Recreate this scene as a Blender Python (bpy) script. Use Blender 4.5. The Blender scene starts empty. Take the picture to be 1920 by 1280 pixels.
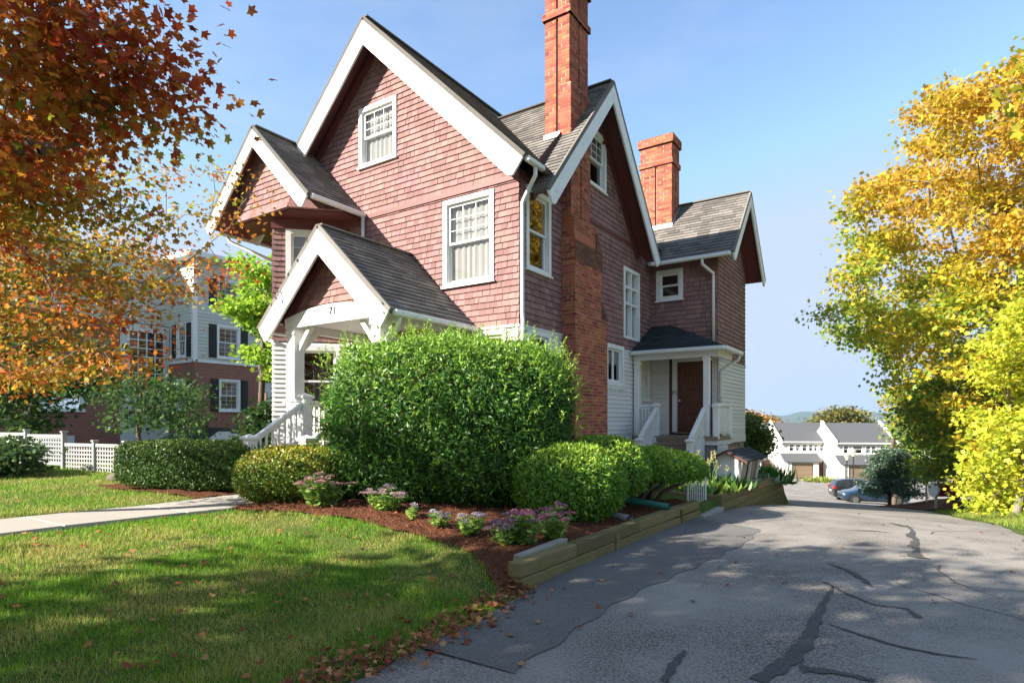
import bpy, math, random
import numpy as np
from mathutils import Vector, Matrix

# ---------------------------------------------------------------- camera, sky, sun
scene = bpy.context.scene
COL = scene.collection
R = math.radians
YAW = R(33.87)
FPX = 1125.0
CAM = Vector((6.454, -9.88, 1.6))
cd = bpy.data.cameras.new('camera'); cam = bpy.data.objects.new('camera', cd); COL.objects.link(cam)
cam.location = CAM; cam.rotation_euler = (R(90), 0, YAW)
cd.sensor_width = 36; cd.lens = FPX / 1920 * 36; cd.shift_y = 150 / 1920
cd.clip_start = 0.05; cd.clip_end = 20000
scene.camera = cam
FWD = Vector((-math.sin(YAW), math.cos(YAW), 0)); RGT = Vector((math.cos(YAW), math.sin(YAW), 0))

SUN = Vector((-0.66, -1.0, 0.70)).normalized()          # direction towards the sun
world = bpy.data.worlds.new('World'); scene.world = world; world.use_nodes = True
wn = world.node_tree; wn.nodes.clear()
wo = wn.nodes.new('ShaderNodeOutputWorld'); wb = wn.nodes.new('ShaderNodeBackground')
sky = wn.nodes.new('ShaderNodeTexSky'); sky.sky_type = 'NISHITA'; sky.sun_disc = False
sky.sun_elevation = math.asin(SUN.z); sky.sun_rotation = math.atan2(SUN.x, SUN.y)
sky.air_density = 1.0; sky.dust_density = 0.15; sky.ozone_density = 1.9; sky.altitude = 100
# thin high cloud veils, everywhere in the sky
tc = wn.nodes.new('ShaderNodeTexCoord'); mp = wn.nodes.new('ShaderNodeMapping'); mp.inputs['Scale'].default_value = (1.6, 1.6, 5.0)
nz = wn.nodes.new('ShaderNodeTexNoise'); nz.inputs['Scale'].default_value = 1.7; nz.inputs['Detail'].default_value = 6; nz.inputs['Roughness'].default_value = .62
rp = wn.nodes.new('ShaderNodeMapRange'); rp.inputs['From Min'].default_value = .46; rp.inputs['From Max'].default_value = .80
rp.inputs['To Min'].default_value = 0.0; rp.inputs['To Max'].default_value = 0.35
mx = wn.nodes.new('ShaderNodeMix'); mx.data_type = 'RGBA'; mx.inputs['B'].default_value = (2.2, 2.45, 2.75, 1)
wn.links.new(tc.outputs['Generated'], mp.inputs['Vector']); wn.links.new(mp.outputs['Vector'], nz.inputs['Vector'])
wn.links.new(nz.outputs['Fac'], rp.inputs['Value']); wn.links.new(rp.outputs['Result'], mx.inputs['Factor'])
mn = wn.nodes.new('ShaderNodeVectorMath'); mn.operation = 'MINIMUM'; mn.inputs[1].default_value = (1.88, 2.30, 3.0)      # hazy, even lower sky
wn.links.new(sky.outputs['Color'], mn.inputs[0]); wn.links.new(mn.outputs['Vector'], mx.inputs['A']); wn.links.new(mx.outputs['Result'], wb.inputs['Color'])
wb.inputs['Strength'].default_value = 0.104
wn.links.new(wb.outputs['Background'], wo.inputs['Surface'])
sl = bpy.data.lights.new('sun', 'SUN'); so = bpy.data.objects.new('sun', sl); COL.objects.link(so)
sl.energy = 4.6; sl.angle = R(0.53); sl.color = (1.0, .93, .82)
so.rotation_euler = SUN.to_track_quat('Z', 'Y').to_euler(); so.location = (0, -20, 30)
scene.view_settings.view_transform = 'Standard'; scene.view_settings.look = 'None'
scene.view_settings.gamma = 1.0; scene.view_settings.exposure = 1.7
scene.cycles.max_bounces = 7; scene.cycles.transparent_max_bounces = 12
scene.cycles.use_denoising = True

rng = np.random.default_rng(7); random.seed(7)

# ---------------------------------------------------------------- helpers
def pix(px, depth):
    p = CAM + FWD * depth + RGT * ((px - 960) / FPX * depth)
    return p.x, p.y

def wloc(o):
    v = Vector((0, 0, 0))
    while o is not None:
        v += o.location; o = o.parent
    return v

def tag(o, label=None, cat=None, group=None, kind=None):
    for k, v in (('label', label), ('category', cat), ('group', group), ('kind', kind)):
        if v: o[k] = v
    return o

def empty(name, loc=(0, 0, 0), label=None, cat=None, group=None):
    o = bpy.data.objects.new(name, None); COL.objects.link(o); o.location = loc
    o.empty_display_size = .2
    return tag(o, label, cat, group)

class MB:
    """collects faces; build() links them as one mesh object"""
    def __init__(s): s.v = []; s.f = []
    def poly(s, pts):
        n = len(s.v); s.v += [tuple(p) for p in pts]; s.f.append(tuple(range(n, n + len(pts)))); return s
    def box(s, x0, x1, y0, y1, z0, z1):
        n = len(s.v)
        s.v += [(x, y, z) for z in (z0, z1) for y in (y0, y1) for x in (x0, x1)]
        s.f += [tuple(n + i for i in q) for q in ((0, 2, 3, 1), (4, 5, 7, 6), (0, 1, 5, 4), (2, 6, 7, 3), (0, 4, 6, 2), (1, 3, 7, 5))]
        return s
    def fbox(s, fr, u0, u1, v0, v1, w0, w1):
        n = len(s.v)
        s.v += [tuple(fr(u, v, w)) for w in (w0, w1) for v in (v0, v1) for u in (u0, u1)]
        s.f += [tuple(n + i for i in q) for q in ((0, 2, 3, 1), (4, 5, 7, 6), (0, 1, 5, 4), (2, 6, 7, 3), (0, 4, 6, 2), (1, 3, 7, 5))]
        return s
    def prism(s, fr, pts, w0, w1):
        """2-D polygon pts in frame fr, between w0 and w1 (w1 may be a function of v)"""
        n = len(s.v); k = len(pts)
        g = w1 if callable(w1) else (lambda v: w1)
        s.v += [tuple(fr(u, v, w0)) for u, v in pts] + [tuple(fr(u, v, g(v))) for u, v in pts]
        s.f.append(tuple(range(n + k, n + 2 * k))); s.f.append(tuple(reversed(range(n, n + k))))
        for i in range(k):
            j = (i + 1) % k; s.f.append((n + i, n + j, n + k + j, n + k + i))
        return s
    def bar(s, a, b, w, h=None, up=(0, 0, 1)):
        """square bar from a to b"""
        a = Vector(a); b = Vector(b); h = h or w
        d = (b - a).normalized(); up = Vector(up)
        if abs(d.dot(up)) > .98: up = Vector((0, 1, 0))
        x = d.cross(up).normalized(); y = x.cross(d).normalized()
        n = len(s.v)
        for p in (a, b):
            for i, j in ((-1, -1), (1, -1), (1, 1), (-1, 1)):
                s.v.append(tuple(p + x * (i * w / 2) + y * (j * h / 2)))
        s.f += [tuple(n + i for i in q) for q in ((3, 2, 1, 0), (4, 5, 6, 7), (0, 1, 5, 4), (1, 2, 6, 5), (2, 3, 7, 6), (3, 0, 4, 7))]
        return s
    def tube(s, pts, r, n=8, cap=True):
        pts = [Vector(p) for p in pts]; rs = r if isinstance(r, (list, tuple)) else [r] * len(pts)
        base = len(s.v); prev = None
        for i, p in enumerate(pts):
            d = (pts[min(i + 1, len(pts) - 1)] - pts[max(i - 1, 0)]).normalized()
            ref = Vector((0, 0, 1)) if abs(d.z) < .9 else Vector((0, 1, 0))
            if prev is not None: ref = prev
            x = (ref - d * ref.dot(d)).normalized(); prev = x
            y = d.cross(x)
            for k in range(n):
                a = 2 * math.pi * k / n
                s.v.append(tuple(p + (x * math.cos(a) + y * math.sin(a)) * rs[i]))
        for i in range(len(pts) - 1):
            for k in range(n):
                a = base + i * n + k; b = base + i * n + (k + 1) % n
                s.f.append((a, b, b + n, a + n))
        if cap:
            s.f.append(tuple(reversed(range(base, base + n)))); e = base + (len(pts) - 1) * n
            s.f.append(tuple(range(e, e + n)))
        return s
    def lathe(s, c, prof, n=16):
        base = len(s.v); c = Vector(c)
        for r, z in prof:
            for k in range(n):
                a = 2 * math.pi * k / n; s.v.append((c.x + r * math.cos(a), c.y + r * math.sin(a), c.z + z))
        for i in range(len(prof) - 1):
            for k in range(n):
                a = base + i * n + k; b = base + i * n + (k + 1) % n
                s.f.append((a, b, b + n, a + n))
        s.f.append(tuple(reversed(range(base, base + n)))); e = base + (len(prof) - 1) * n
        s.f.append(tuple(range(e, e + n)))
        return s
    def mesh(s, name, mat, off=None):
        me = bpy.data.meshes.new(name)
        v = s.v
        if off is not None and off.length > 0: v = [(a - off.x, b - off.y, c - off.z) for a, b, c in v]
        me.from_pydata(v, [], s.f); me.update()
        if mat: me.materials.append(mat)
        return me
    def build(s, name, mat, parent=None, kind=None, smooth=False):
        me = s.mesh(name, mat, wloc(parent) if parent else None)
        if smooth:
            me.polygons.foreach_set('use_smooth', [True] * len(me.polygons))
        o = bpy.data.objects.new(name, me); COL.objects.link(o)
        if parent: o.parent = parent
        if kind: o['kind'] = kind
        return o

def bevel(o, w=.01, seg=1):
    m = o.modifiers.new('bev', 'BEVEL'); m.width = w; m.segments = seg; m.limit_method = 'ANGLE'
    return o

class Fr:
    def __init__(s, o, U, V):
        s.o = Vector(o); s.U = Vector(U).normalized(); s.V = Vector(V).normalized(); s.N = s.U.cross(s.V)
    def __call__(s, u, v, w=0.0): return s.o + s.U * u + s.V * v + s.N * w
    def mat(s, u, v, w):
        p = s(u, v, w); m = Matrix.Identity(4)
        for i in range(3):
            m[i][0] = s.U[i]; m[i][1] = s.V[i]; m[i][2] = s.N[i]; m[i][3] = p[i]
        return m

def clip(poly, conv):
    """Sutherland-Hodgman: poly by a convex ccw polygon"""
    out = list(poly)
    for i in range(len(conv)):
        a = conv[i]; b = conv[(i + 1) % len(conv)]; src = out; out = []
        if not src: return []
        side = lambda p: (b[0] - a[0]) * (p[1] - a[1]) - (b[1] - a[1]) * (p[0] - a[0])
        for j in range(len(src)):
            p = src[j]; q = src[(j + 1) % len(src)]; sp = side(p); sq = side(q)
            if sp >= -1e-9: out.append(p)
            if (sp > 1e-9 and sq < -1e-9) or (sp < -1e-9 and sq > 1e-9):
                t = sp / (sp - sq); out.append((p[0] + (q[0] - p[0]) * t, p[1] + (q[1] - p[1]) * t))
    return out

def area(p): return abs(sum(p[i][0] * p[(i + 1) % len(p)][1] - p[(i + 1) % len(p)][0] * p[i][1] for i in range(len(p)))) / 2

def minus(r, holes):
    rs = [r]
    for h in holes:
        nx = []
        for (a, b, c, d) in rs:
            if h[0] >= b or h[1] <= a or h[2] >= d or h[3] <= c: nx.append((a, b, c, d)); continue
            if h[0] > a: nx.append((a, h[0], c, d))
            if h[1] < b: nx.append((h[1], b, c, d))
            m0 = max(a, h[0]); m1 = min(b, h[1])
            if h[2] > c: nx.append((m0, m1, c, h[2]))
            if h[3] < d: nx.append((m0, m1, h[3], d))
        rs = nx
    return rs

def piece_obj(fr, poly, w0, w1, name, mat, parent, cache):
    """one piece as an object of its own; rectangles of the same size share a mesh"""
    us = [p[0] for p in poly]; vs = [p[1] for p in poly]; u0 = min(us); v0 = min(vs); vt = max(vs)
    key = None
    if len(poly) == 4:
        key = (name, round(max(us) - u0, 3), round(vt - v0, 3), mat.name)
    me = cache.get(key) if key else None
    if me is None:
        F0 = Fr((0, 0, 0), (1, 0, 0), (0, 1, 0))
        g = (lambda v: w1(v + v0)) if callable(w1) else w1
        me = MB().prism(F0, [(u - u0, v - v0) for u, v in poly], w0, g).mesh(name, mat)
        if key: cache[key] = me
    o = bpy.data.objects.new(name, me); COL.objects.link(o); o.parent = parent
    o.matrix_basis = Matrix.Translation(-wloc(parent)) @ fr.mat(u0, v0, 0)
    return o
CACHE = {}
QUOTA = {}
def courses(fr, region, holes, expo, widths, tb, tt, name, mat, parent, quota_key=None, quota=0, gap=.0055, v_start=None, jit=.0, brickwise=False, vgap=0.0, w0=-.002):
    """rows of shingles / tabs / bricks clipped to a convex region; the first `quota` become objects"""
    us = [p[0] for p in region]; vs = [p[1] for p in region]
    u0, u1, v0, v1 = min(us), max(us), min(vs), max(vs)
    rest = MB(); v = v0 if v_start is None else v_start; row = 0; pieces = []
    while v < v1 - .01:
        top = v + expo
        uu = u0 - (random.random() * widths[0] if not brickwise else (row % 2) * widths[0] * .5)
        while uu < u1:
            w = random.choice(widths) if len(widths) > 1 else widths[0]
            for r in minus((max(uu, u0), min(uu + w - gap * random.choice((.5, 1, 1, 2.4)), u1), v, min(top - vgap, v1)), holes):
                if r[1] - r[0] < .012 or r[3] - r[2] < .008: continue
                p = clip([(r[0], r[2]), (r[1], r[2]), (r[1], r[3]), (r[0], r[3])], region)
                if len(p) > 2 and area(p) > 2e-4: pieces.append((v, p))
            uu += w
        v = top; row += 1
    full = []
    for (vv, p) in pieces:
        dv = random.uniform(-jit, jit) if jit else 0
        def th(q, vv=vv): return tb + (tt - tb) * min(1, max(0, (q - vv) / expo))
        g = th
        if dv:
            p = [(a, b + (dv if abs(b - vv) < 1e-6 else 0)) for a, b in p]
        full.append((p, g))
    n_ind = 0
    if quota_key:
        left = quota
        for p, g in full:
            if left > 0 and len(p) == 4 and area(p) > .55 * expo * min(widths):
                o = piece_obj(fr, p, w0, g, name, mat, parent, CACHE if not jit else {}); left -= 1
            else: rest.prism(fr, p, w0, g)
    else:
        for p, g in full: rest.prism(fr, p, w0, g)
    if rest.f:
        rest.build(name + ('s_rest' if quota_key else 's'), mat, parent, kind='stuff')

# ---------------------------------------------------------------- materials
def lin(*c):
    return tuple(((x / 255) / 12.92 if x / 255 <= .04045 else (((x / 255) + .055) / 1.055) ** 2.4) for x in c)

def mat(name, color, rough=.7, var=0.0, noise=None, c2=None, bump=None, spec=.4, metal=0.0, stretch=(1, 1, 1), huevar=0.0, trans=0.0, attr=None, noise2=None, c3=None, coat=0):
    m = bpy.data.materials.new(name); m.use_nodes = True
    nt = m.node_tree; N = nt.nodes; L = nt.links
    b = N['Principled BSDF']; b.inputs['Roughness'].default_value = rough
    b.inputs['Specular IOR Level'].default_value = spec; b.inputs['Metallic'].default_value = metal
    if coat: b.inputs['Coat Weight'].default_value = coat; b.inputs['Coat Roughness'].default_value = .05
    geo = N.new('ShaderNodeNewGeometry')
    mp = N.new('ShaderNodeMapping'); mp.inputs['Scale'].default_value = stretch
    L.new(geo.outputs['Position'], mp.inputs['Vector'])
    if attr:
        a = N.new('ShaderNodeAttribute'); a.attribute_name = attr; src = a.outputs['Color']
    else:
        c = N.new('ShaderNodeRGB'); c.outputs[0].default_value = (*color, 1); src = c.outputs[0]
    def mixin(src, sc, lo, hi, col, amt=1.0, detail=5, st=True):
        n = N.new('ShaderNodeTexNoise'); n.inputs['Scale'].default_value = sc; n.inputs['Detail'].default_value = detail; n.inputs['Roughness'].default_value = .6
        L.new(mp.outputs['Vector'] if st else geo.outputs['Position'], n.inputs['Vector'])
        r = N.new('ShaderNodeMapRange'); r.inputs['From Min'].default_value = lo; r.inputs['From Max'].default_value = hi; r.inputs['To Max'].default_value = amt
        L.new(n.outputs['Fac'], r.inputs['Value'])
        x = N.new('ShaderNodeMix'); x.data_type = 'RGBA'; L.new(r.outputs['Result'], x.inputs['Factor']); L.new(src, x.inputs['A']); x.inputs['B'].default_value = (*col, 1)
        return x.outputs['Result']
    if noise and c2: src = mixin(src, noise[0], noise[1], noise[2], c2, noise[3] if len(noise) > 3 else 1.0)
    if noise2 and c3: src = mixin(src, noise2[0], noise2[1], noise2[2], c3, noise2[3] if len(noise2) > 3 else 1.0, st=False)
    if var or huevar:
        oi = N.new('ShaderNodeObjectInfo')
        ad = N.new('ShaderNodeMath'); ad.operation = 'ADD'; L.new(oi.outputs['Random'], ad.inputs[0]); L.new(geo.outputs['Random Per Island'], ad.inputs[1])
        fr = N.new('ShaderNodeMath'); fr.operation = 'FRACT'; L.new(ad.outputs[0], fr.inputs[0])
        mr = N.new('ShaderNodeMapRange'); mr.inputs['To Min'].default_value = 1 - var; mr.inputs['To Max'].default_value = 1 + var; L.new(fr.outputs[0], mr.inputs['Value'])
        hs = N.new('ShaderNodeHueSaturation'); L.new(mr.outputs['Result'], hs.inputs['Value']); L.new(src, hs.inputs['Color'])
        if huevar:
            m7 = N.new('ShaderNodeMath'); m7.operation = 'MULTIPLY'; m7.inputs[1].default_value = 7.13; L.new(fr.outputs[0], m7.inputs[0])
            f7 = N.new('ShaderNodeMath'); f7.operation = 'FRACT'; L.new(m7.outputs[0], f7.inputs[0])
            hr = N.new('ShaderNodeMapRange'); hr.inputs['To Min'].default_value = .5 - huevar; hr.inputs['To Max'].default_value = .5 + huevar
            L.new(f7.outputs[0], hr.inputs['Value']); L.new(hr.outputs['Result'], hs.inputs['Hue'])
        src = hs.outputs['Color']
    L.new(src, b.inputs['Base Color'])
    if bump:
        n = N.new('ShaderNodeTexNoise'); n.inputs['Scale'].default_value = bump[0]; n.inputs['Detail'].default_value = 4
        L.new(mp.outputs['Vector'], n.inputs['Vector'])
        bp = N.new('ShaderNodeBump'); bp.inputs['Strength'].default_value = bump[1]; bp.inputs['Distance'].default_value = bump[2] if len(bump) > 2 else .01
        L.new(n.outputs['Fac'], bp.inputs['Height']); L.new(bp.outputs['Normal'], b.inputs['Normal'])
    if trans:
        t = N.new('ShaderNodeBsdfTranslucent'); L.new(src, t.inputs['Color'])
        ms = N.new('ShaderNodeMixShader'); ms.inputs['Fac'].default_value = trans
        L.new(b.outputs[0], ms.inputs[1]); L.new(t.outputs[0], ms.inputs[2]); L.new(ms.outputs[0], N['Material Output'].inputs['Surface'])
    return m

def glass_mat(name, tint=.75, refl=1.55):
    m = bpy.data.materials.new(name); m.use_nodes = True; nt = m.node_tree; N = nt.nodes; L = nt.links
    N.remove(N['Principled BSDF'])
    t = N.new('ShaderNodeBsdfTransparent'); t.inputs['Color'].default_value = (tint, tint, tint, 1)
    g = N.new('ShaderNodeBsdfGlossy'); g.inputs['Roughness'].default_value = .01
    lw = N.new('ShaderNodeLayerWeight'); lw.inputs['Blend'].default_value = .5
    pw_ = N.new('ShaderNodeMath'); pw_.operation = 'POWER'; pw_.inputs[1].default_value = 3.0; L.new(lw.outputs['Facing'], pw_.inputs[0])
    ad = N.new('ShaderNodeMath'); ad.operation = 'MULTIPLY_ADD'; ad.inputs[1].default_value = .85; ad.inputs[2].default_value = .09; ad.use_clamp = True
    L.new(pw_.outputs[0], ad.inputs[0])
    n = N.new('ShaderNodeTexNoise'); n.inputs['Scale'].default_value = 1.3; bp = N.new('ShaderNodeBump'); bp.inputs['Strength'].default_value = .04; bp.inputs['Distance'].default_value = .05
    ge = N.new('ShaderNodeNewGeometry'); L.new(ge.outputs['Position'], n.inputs['Vector']); L.new(n.outputs['Fac'], bp.inputs['Height']); L.new(bp.outputs['Normal'], g.inputs['Normal'])
    ms = N.new('ShaderNodeMixShader'); L.new(ad.outputs[0], ms.inputs[0]); L.new(t.outputs[0], ms.inputs[1]); L.new(g.outputs[0], ms.inputs[2])
    L.new(ms.outputs[0], N['Material Output'].inputs['Surface'])
    return m

def brick_mat(name, c1, c2, mortar, scale=1.0, udir='y'):
    """brick courses too far away to build one by one"""
    m = mat(name, c1, .85); nt = m.node_tree; N = nt.nodes; L = nt.links; b = N['Principled BSDF']
    ge = N.new('ShaderNodeNewGeometry'); sp = N.new('ShaderNodeSeparateXYZ'); cb = N.new('ShaderNodeCombineXYZ')
    ad = N.new('ShaderNodeMath'); ad.operation = 'ADD'
    L.new(ge.outputs['Position'], sp.inputs[0]); L.new(sp.outputs['X'], ad.inputs[0]); L.new(sp.outputs['Y'], ad.inputs[1])
    L.new(ad.outputs[0], cb.inputs['X']); L.new(sp.outputs['Z'], cb.inputs['Y'])
    t = N.new('ShaderNodeTexBrick'); L.new(cb.outputs[0], t.inputs['Vector']); t.inputs['Scale'].default_value = scale
    t.inputs['Color1'].default_value = (*c1, 1); t.inputs['Color2'].default_value = (*c2, 1); t.inputs['Mortar'].default_value = (*mortar, 1)
    t.inputs['Brick Width'].default_value = .22; t.inputs['Row Height'].default_value = .075; t.inputs['Mortar Size'].default_value = .008
    L.new(t.outputs['Color'], b.inputs['Base Color'])
    return m

Mt = {}
Mt['shingle'] = mat('stained_shingle', (.262, .143, .134), .8, var=.22, huevar=.012, noise=(3.0, .35, .75, .55), c2=(.20, .098, .102), bump=(30, .5, .004), stretch=(14, 14, 1.2), spec=.25, noise2=(.9, .42, .68, .5), c3=(.29, .178, .155))
Mt['wallcore'] = mat('wall_sheathing', (.10, .04, .038), .9)
Mt['redtrim'] = mat('oxblood_trim_paint', (.15, .040, .035), .55, var=.08, noise=(5, .4, .8, .4), c2=(.11, .032, .03))
Mt['white'] = mat('white_trim_paint', (.80, .79, .77), .5, noise=(2.2, .45, .75, .6), c2=(.60, .58, .54), noise2=(14, .62, .75, .4), c3=(.5, .48, .44), bump=(40, .1, .003))
Mt['wornwhite'] = mat('weathered_white_paint', (.78, .79, .80), .6, noise=(5, .58, .70, .5), c2=(.42, .40, .38), noise2=(18, .68, .72, .9), c3=(.17, .15, .13), bump=(30, .2, .004))
Mt['clap'] = mat('pale_grey_clapboard', (.72, .685, .68), .6, var=.06, noise=(2.5, .4, .8, .4), c2=(.58, .54, .53), stretch=(1, 1, 4), bump=(25, .12, .003))
Mt['clapwall'] = mat('clapboard_sheathing', (.30, .28, .28), .9)
Mt['roof'] = mat('weathered_asphalt_shingle', (.175, .16, .145), .93, var=.30, noise=(160, .3, .75, .6), c2=(.11, .10, .092), noise2=(1.1, .45, .75, .5), c3=(.27, .25, .22), bump=(220, .5, .004), spec=.15)
Mt['roofdark'] = mat('dark_asphalt_shingle', (.05, .058, .062), .93, var=.25, noise=(160, .3, .75, .6), c2=(.03, .034, .036), bump=(220, .5, .004), spec=.15)
Mt['brick'] = mat('red_chimney_brick', (.355, .112, .066), .88, var=.38, huevar=.016, noise=(9, .35, .8, .5), c2=(.28, .075, .045), bump=(60, .5, .004), spec=.2)
Mt['sootbrick'] = mat('soot_stained_brick', (.17, .078, .052), .9, var=.3, noise=(9, .35, .8, .6), c2=(.085, .055, .04), bump=(60, .5, .004), spec=.2)
Mt['mortar'] = mat('lime_mortar', (.46, .34, .27), .95, noise=(25, .3, .8, .5), c2=(.30, .20, .15), bump=(80, .4, .003))
Mt['glass'] = glass_mat('window_glass')
Mt['curtain'] = mat('white_curtain', (.72, .71, .67), .9, trans=.3)
Mt['blind'] = mat('grey_window_blind', (.42, .43, .40), .8)
Mt['flash'] = mat('flashing_metal', (.62, .61, .58), .45, metal=.3)
Mt['gutter'] = mat('white_gutter_metal', (.74, .74, .72), .35, noise=(4, .5, .8, .5), c2=(.5, .5, .47))
Mt['door'] = mat('stained_wood_door', (.15, .052, .03), .45, noise=(3, .35, .75, .8), c2=(.055, .018, .011), stretch=(6, 6, .7), bump=(20, .2, .003))
Mt['deckwood'] = mat('worn_step_wood', (.27, .20, .145), .75, var=.15, noise=(5, .35, .75, .7), c2=(.17, .125, .09), stretch=(1, 8, 8), bump=(30, .3, .004))
Mt['timber'] = mat('treated_timber', (.195, .15, .072), .85, var=.25, noise=(6, .40, .68, .8), c2=(.14, .115, .045), stretch=(6, .5, 6), noise2=(3.2, .52, .68, .75), c3=(.13, .145, .03), bump=(25, .7, .012), spec=.2)
Mt['greytimber'] = mat('silvered_timber', (.33, .29, .24), .85, var=.15, noise=(6, .35, .7, .7), c2=(.2, .17, .14), stretch=(6, .5, 6), bump=(25, .6, .01), spec=.2)
Mt['dark'] = mat('black_metal', (.02, .02, .02), .5)
Mt['stone'] = mat('foundation_stone', (.26, .205, .15), .9, var=.45, huevar=.02, noise=(8, .35, .7, .6), c2=(.14, .11, .09), bump=(18, .6, .02))
Mt['concrete'] = mat('path_concrete', (.37, .34, .30), .9, noise=(2.0, .4, .75, .5), c2=(.28, .255, .22), noise2=(60, .5, .8, .3), c3=(.25, .23, .2), bump=(90, .25, .003), spec=.2)
Mt['bark'] = mat('grey_brown_bark', (.15, .115, .085), .9, noise=(9, .4, .7, .7), c2=(.07, .055, .042), stretch=(3, 3, .6), bump=(22, .8, .02), spec=.2)
Mt['palebark'] = mat('pale_maple_bark', (.26, .22, .18), .9, noise=(7, .42, .68, .7), c2=(.11, .09, .07), stretch=(2, 2, 1), bump=(22, .7, .015), spec=.2)
Mt['leaf'] = mat('autumn_leaf', (0, 0, 0), .5, attr='col', trans=.5, spec=.35)
Mt['needle'] = mat('shrub_leaf', (0, 0, 0), .45, attr='col', trans=.36, spec=.42)
Mt['grass'] = mat('lawn_grass_blade', (0, 0, 0), .6, attr='col', trans=.35, spec=.25)
Mt['dryleaf'] = mat('dry_leaf', (0, 0, 0), .7, attr='col', trans=.15, spec=.2)

# ---------------------------------------------------------------- ground
def sstep(t): t = np.clip(t, 0, 1); return t * t * (3 - 2 * t)
def drive_z(y):
    y = np.asarray(y, float); t = y + 2
    z = np.where(t < 0, 0, np.where(t < 8, -.112 * t * t / 16, -.448 - .112 * (t - 8)))
    t2 = np.clip(y - 38, 0, 10)
    flat = -.448 - .112 * 32 - (.112 * t2 - .082 * t2 * t2 / 20) - .03 * np.clip(y - 48, 0, 32)
    z = np.where(y > 38, flat, z)
    far = np.clip(y - 95, 0, None)
    return z - np.minimum(far * .10, 30)
def left_edge(y): return np.interp(y, [-40, -9, -7.4, -6.2, -5.3, -4, 9, 18, 34, 66, 90], [3.2, 3.45, 3.50, 3.56, 3.44, 3.33, 3.33, 1.2, -3.0, -14, -16])
def right_edge(y): return np.interp(y, [-40, -3, 2, 6, 18, 29, 36, 46, 70, 90], [13, 10, 7.95, 7.35, 6.9, 5.0, 5.2, 9, 14, 16])
def yard_z(x, y):
    lawn = .32 * sstep((3.45 - x) / 4.8)
    bed = .13 + .22 * sstep((3.3 - x) / 3.0)
    plant = .10 + .22 * sstep((3.0 - x) / 2.5) - .015 * np.clip(y - 2, 0, 9)
    b = sstep((y + 5.3) / .5); p = sstep((y - .3) / 1.2)
    z = lawn * (1 - b) + bed * b
    return z * (1 - p) + plant * p
def ground_z(x, y):
    x = np.asarray(x, float); y = np.asarray(y, float)
    d = drive_z(y)
    inx = sstep((3.34 - x) / .10)                    # behind the timber edging
    soft = sstep((3.50 - x) / .5)
    yb = 1 - sstep((y - 8.2) / 6.0)                  # the yard falls to the drive behind the house
    yz = yard_z(x, y)
    k = np.where(y < -5.2, soft, inx) * yb
    z = d * (1 - k) + (yz) * k
    leftlow = sstep((-12 - x) / 8) * .25
    z = z - leftlow * k
    bank = sstep((x - right_edge(y) - .1) / 3.0) * .55
    z = z + bank + .02 * np.sin(x * 1.7 + y * .9) * k * sstep((3.2 - x) / 1.0)
    road = (x > left_edge(y) - .02) & (x < right_edge(y) + .05)
    return np.where(road, d - .03, z)

def grid_mesh(name, xs, ys, zf, material, keep=None, smooth=True):
    X, Y = np.meshgrid(xs, ys); Z = zf(X, Y); nx, ny = len(xs), len(ys)
    v = np.stack([X, Y, Z], -1).reshape(-1, 3)
    i = np.arange(nx * ny).reshape(ny, nx)
    q = np.stack([i[:-1, :-1], i[:-1, 1:], i[1:, 1:], i[1:, :-1]], -1).reshape(-1, 4)
    me = bpy.data.meshes.new(name); me.from_pydata(v.tolist(), [], q.tolist()); me.update()
    if smooth: me.polygons.foreach_set('use_smooth', [True] * len(me.polygons))
    me.materials.append(material)
    o = bpy.data.objects.new(name, me); COL.objects.link(o); o['kind'] = 'structure'
    return o

Mt['soil'] = mat('lawn_ground', (.065, .115, .018), .95, noise=(1.3, .42, .66, .6), c2=(.14, .13, .045), noise2=(22, .45, .7, .5), c3=(.045, .05, .018), bump=(50, .8, .03), spec=.1)
Mt['mulch'] = mat('bark_mulch', (.165, .062, .031), .95, noise=(26, .35, .7, .75), c2=(.06, .028, .017), noise2=(3, .45, .7, .35), c3=(.23, .105, .055), bump=(45, 1.0, .05), spec=.1)
Mt['asphalt'] = mat('driveway_asphalt', (.275, .246, .216), .92, noise=(60, .44, .58, .9), c2=(.055, .053, .052), noise2=(.8, .36, .66, .7), c3=(.35, .315, .28), bump=(90, .8, .008), spec=.25)
Mt['tar'] = mat('crack_sealer_tar', (.05, .05, .05), .75, noise=(70, .42, .62, .7), c2=(.13, .125, .12), bump=(120, .5, .006), spec=.3)

gx = np.concatenate([[-4000, -1500, -500, -200, -100, -60, -40], np.arange(-30, -12, 1.5), np.arange(-12, 3.2, .3), [3.2, 3.27, 3.33, 3.38, 3.42, 3.47, 3.55, 3.7], np.arange(4, 14, .5), np.arange(14, 34, 2), [40, 60, 100, 200, 500, 1500, 4000]])
gy = np.concatenate([[-400, -150, -60, -30, -20, -15], np.arange(-12, 12, .3), np.arange(12, 40, 1.0), np.arange(40, 110, 3), [120, 150, 200, 300, 400, 700, 1500, 3000, 5000]])
grid_mesh('ground', gx, gy, ground_z, Mt['soil'])

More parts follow.
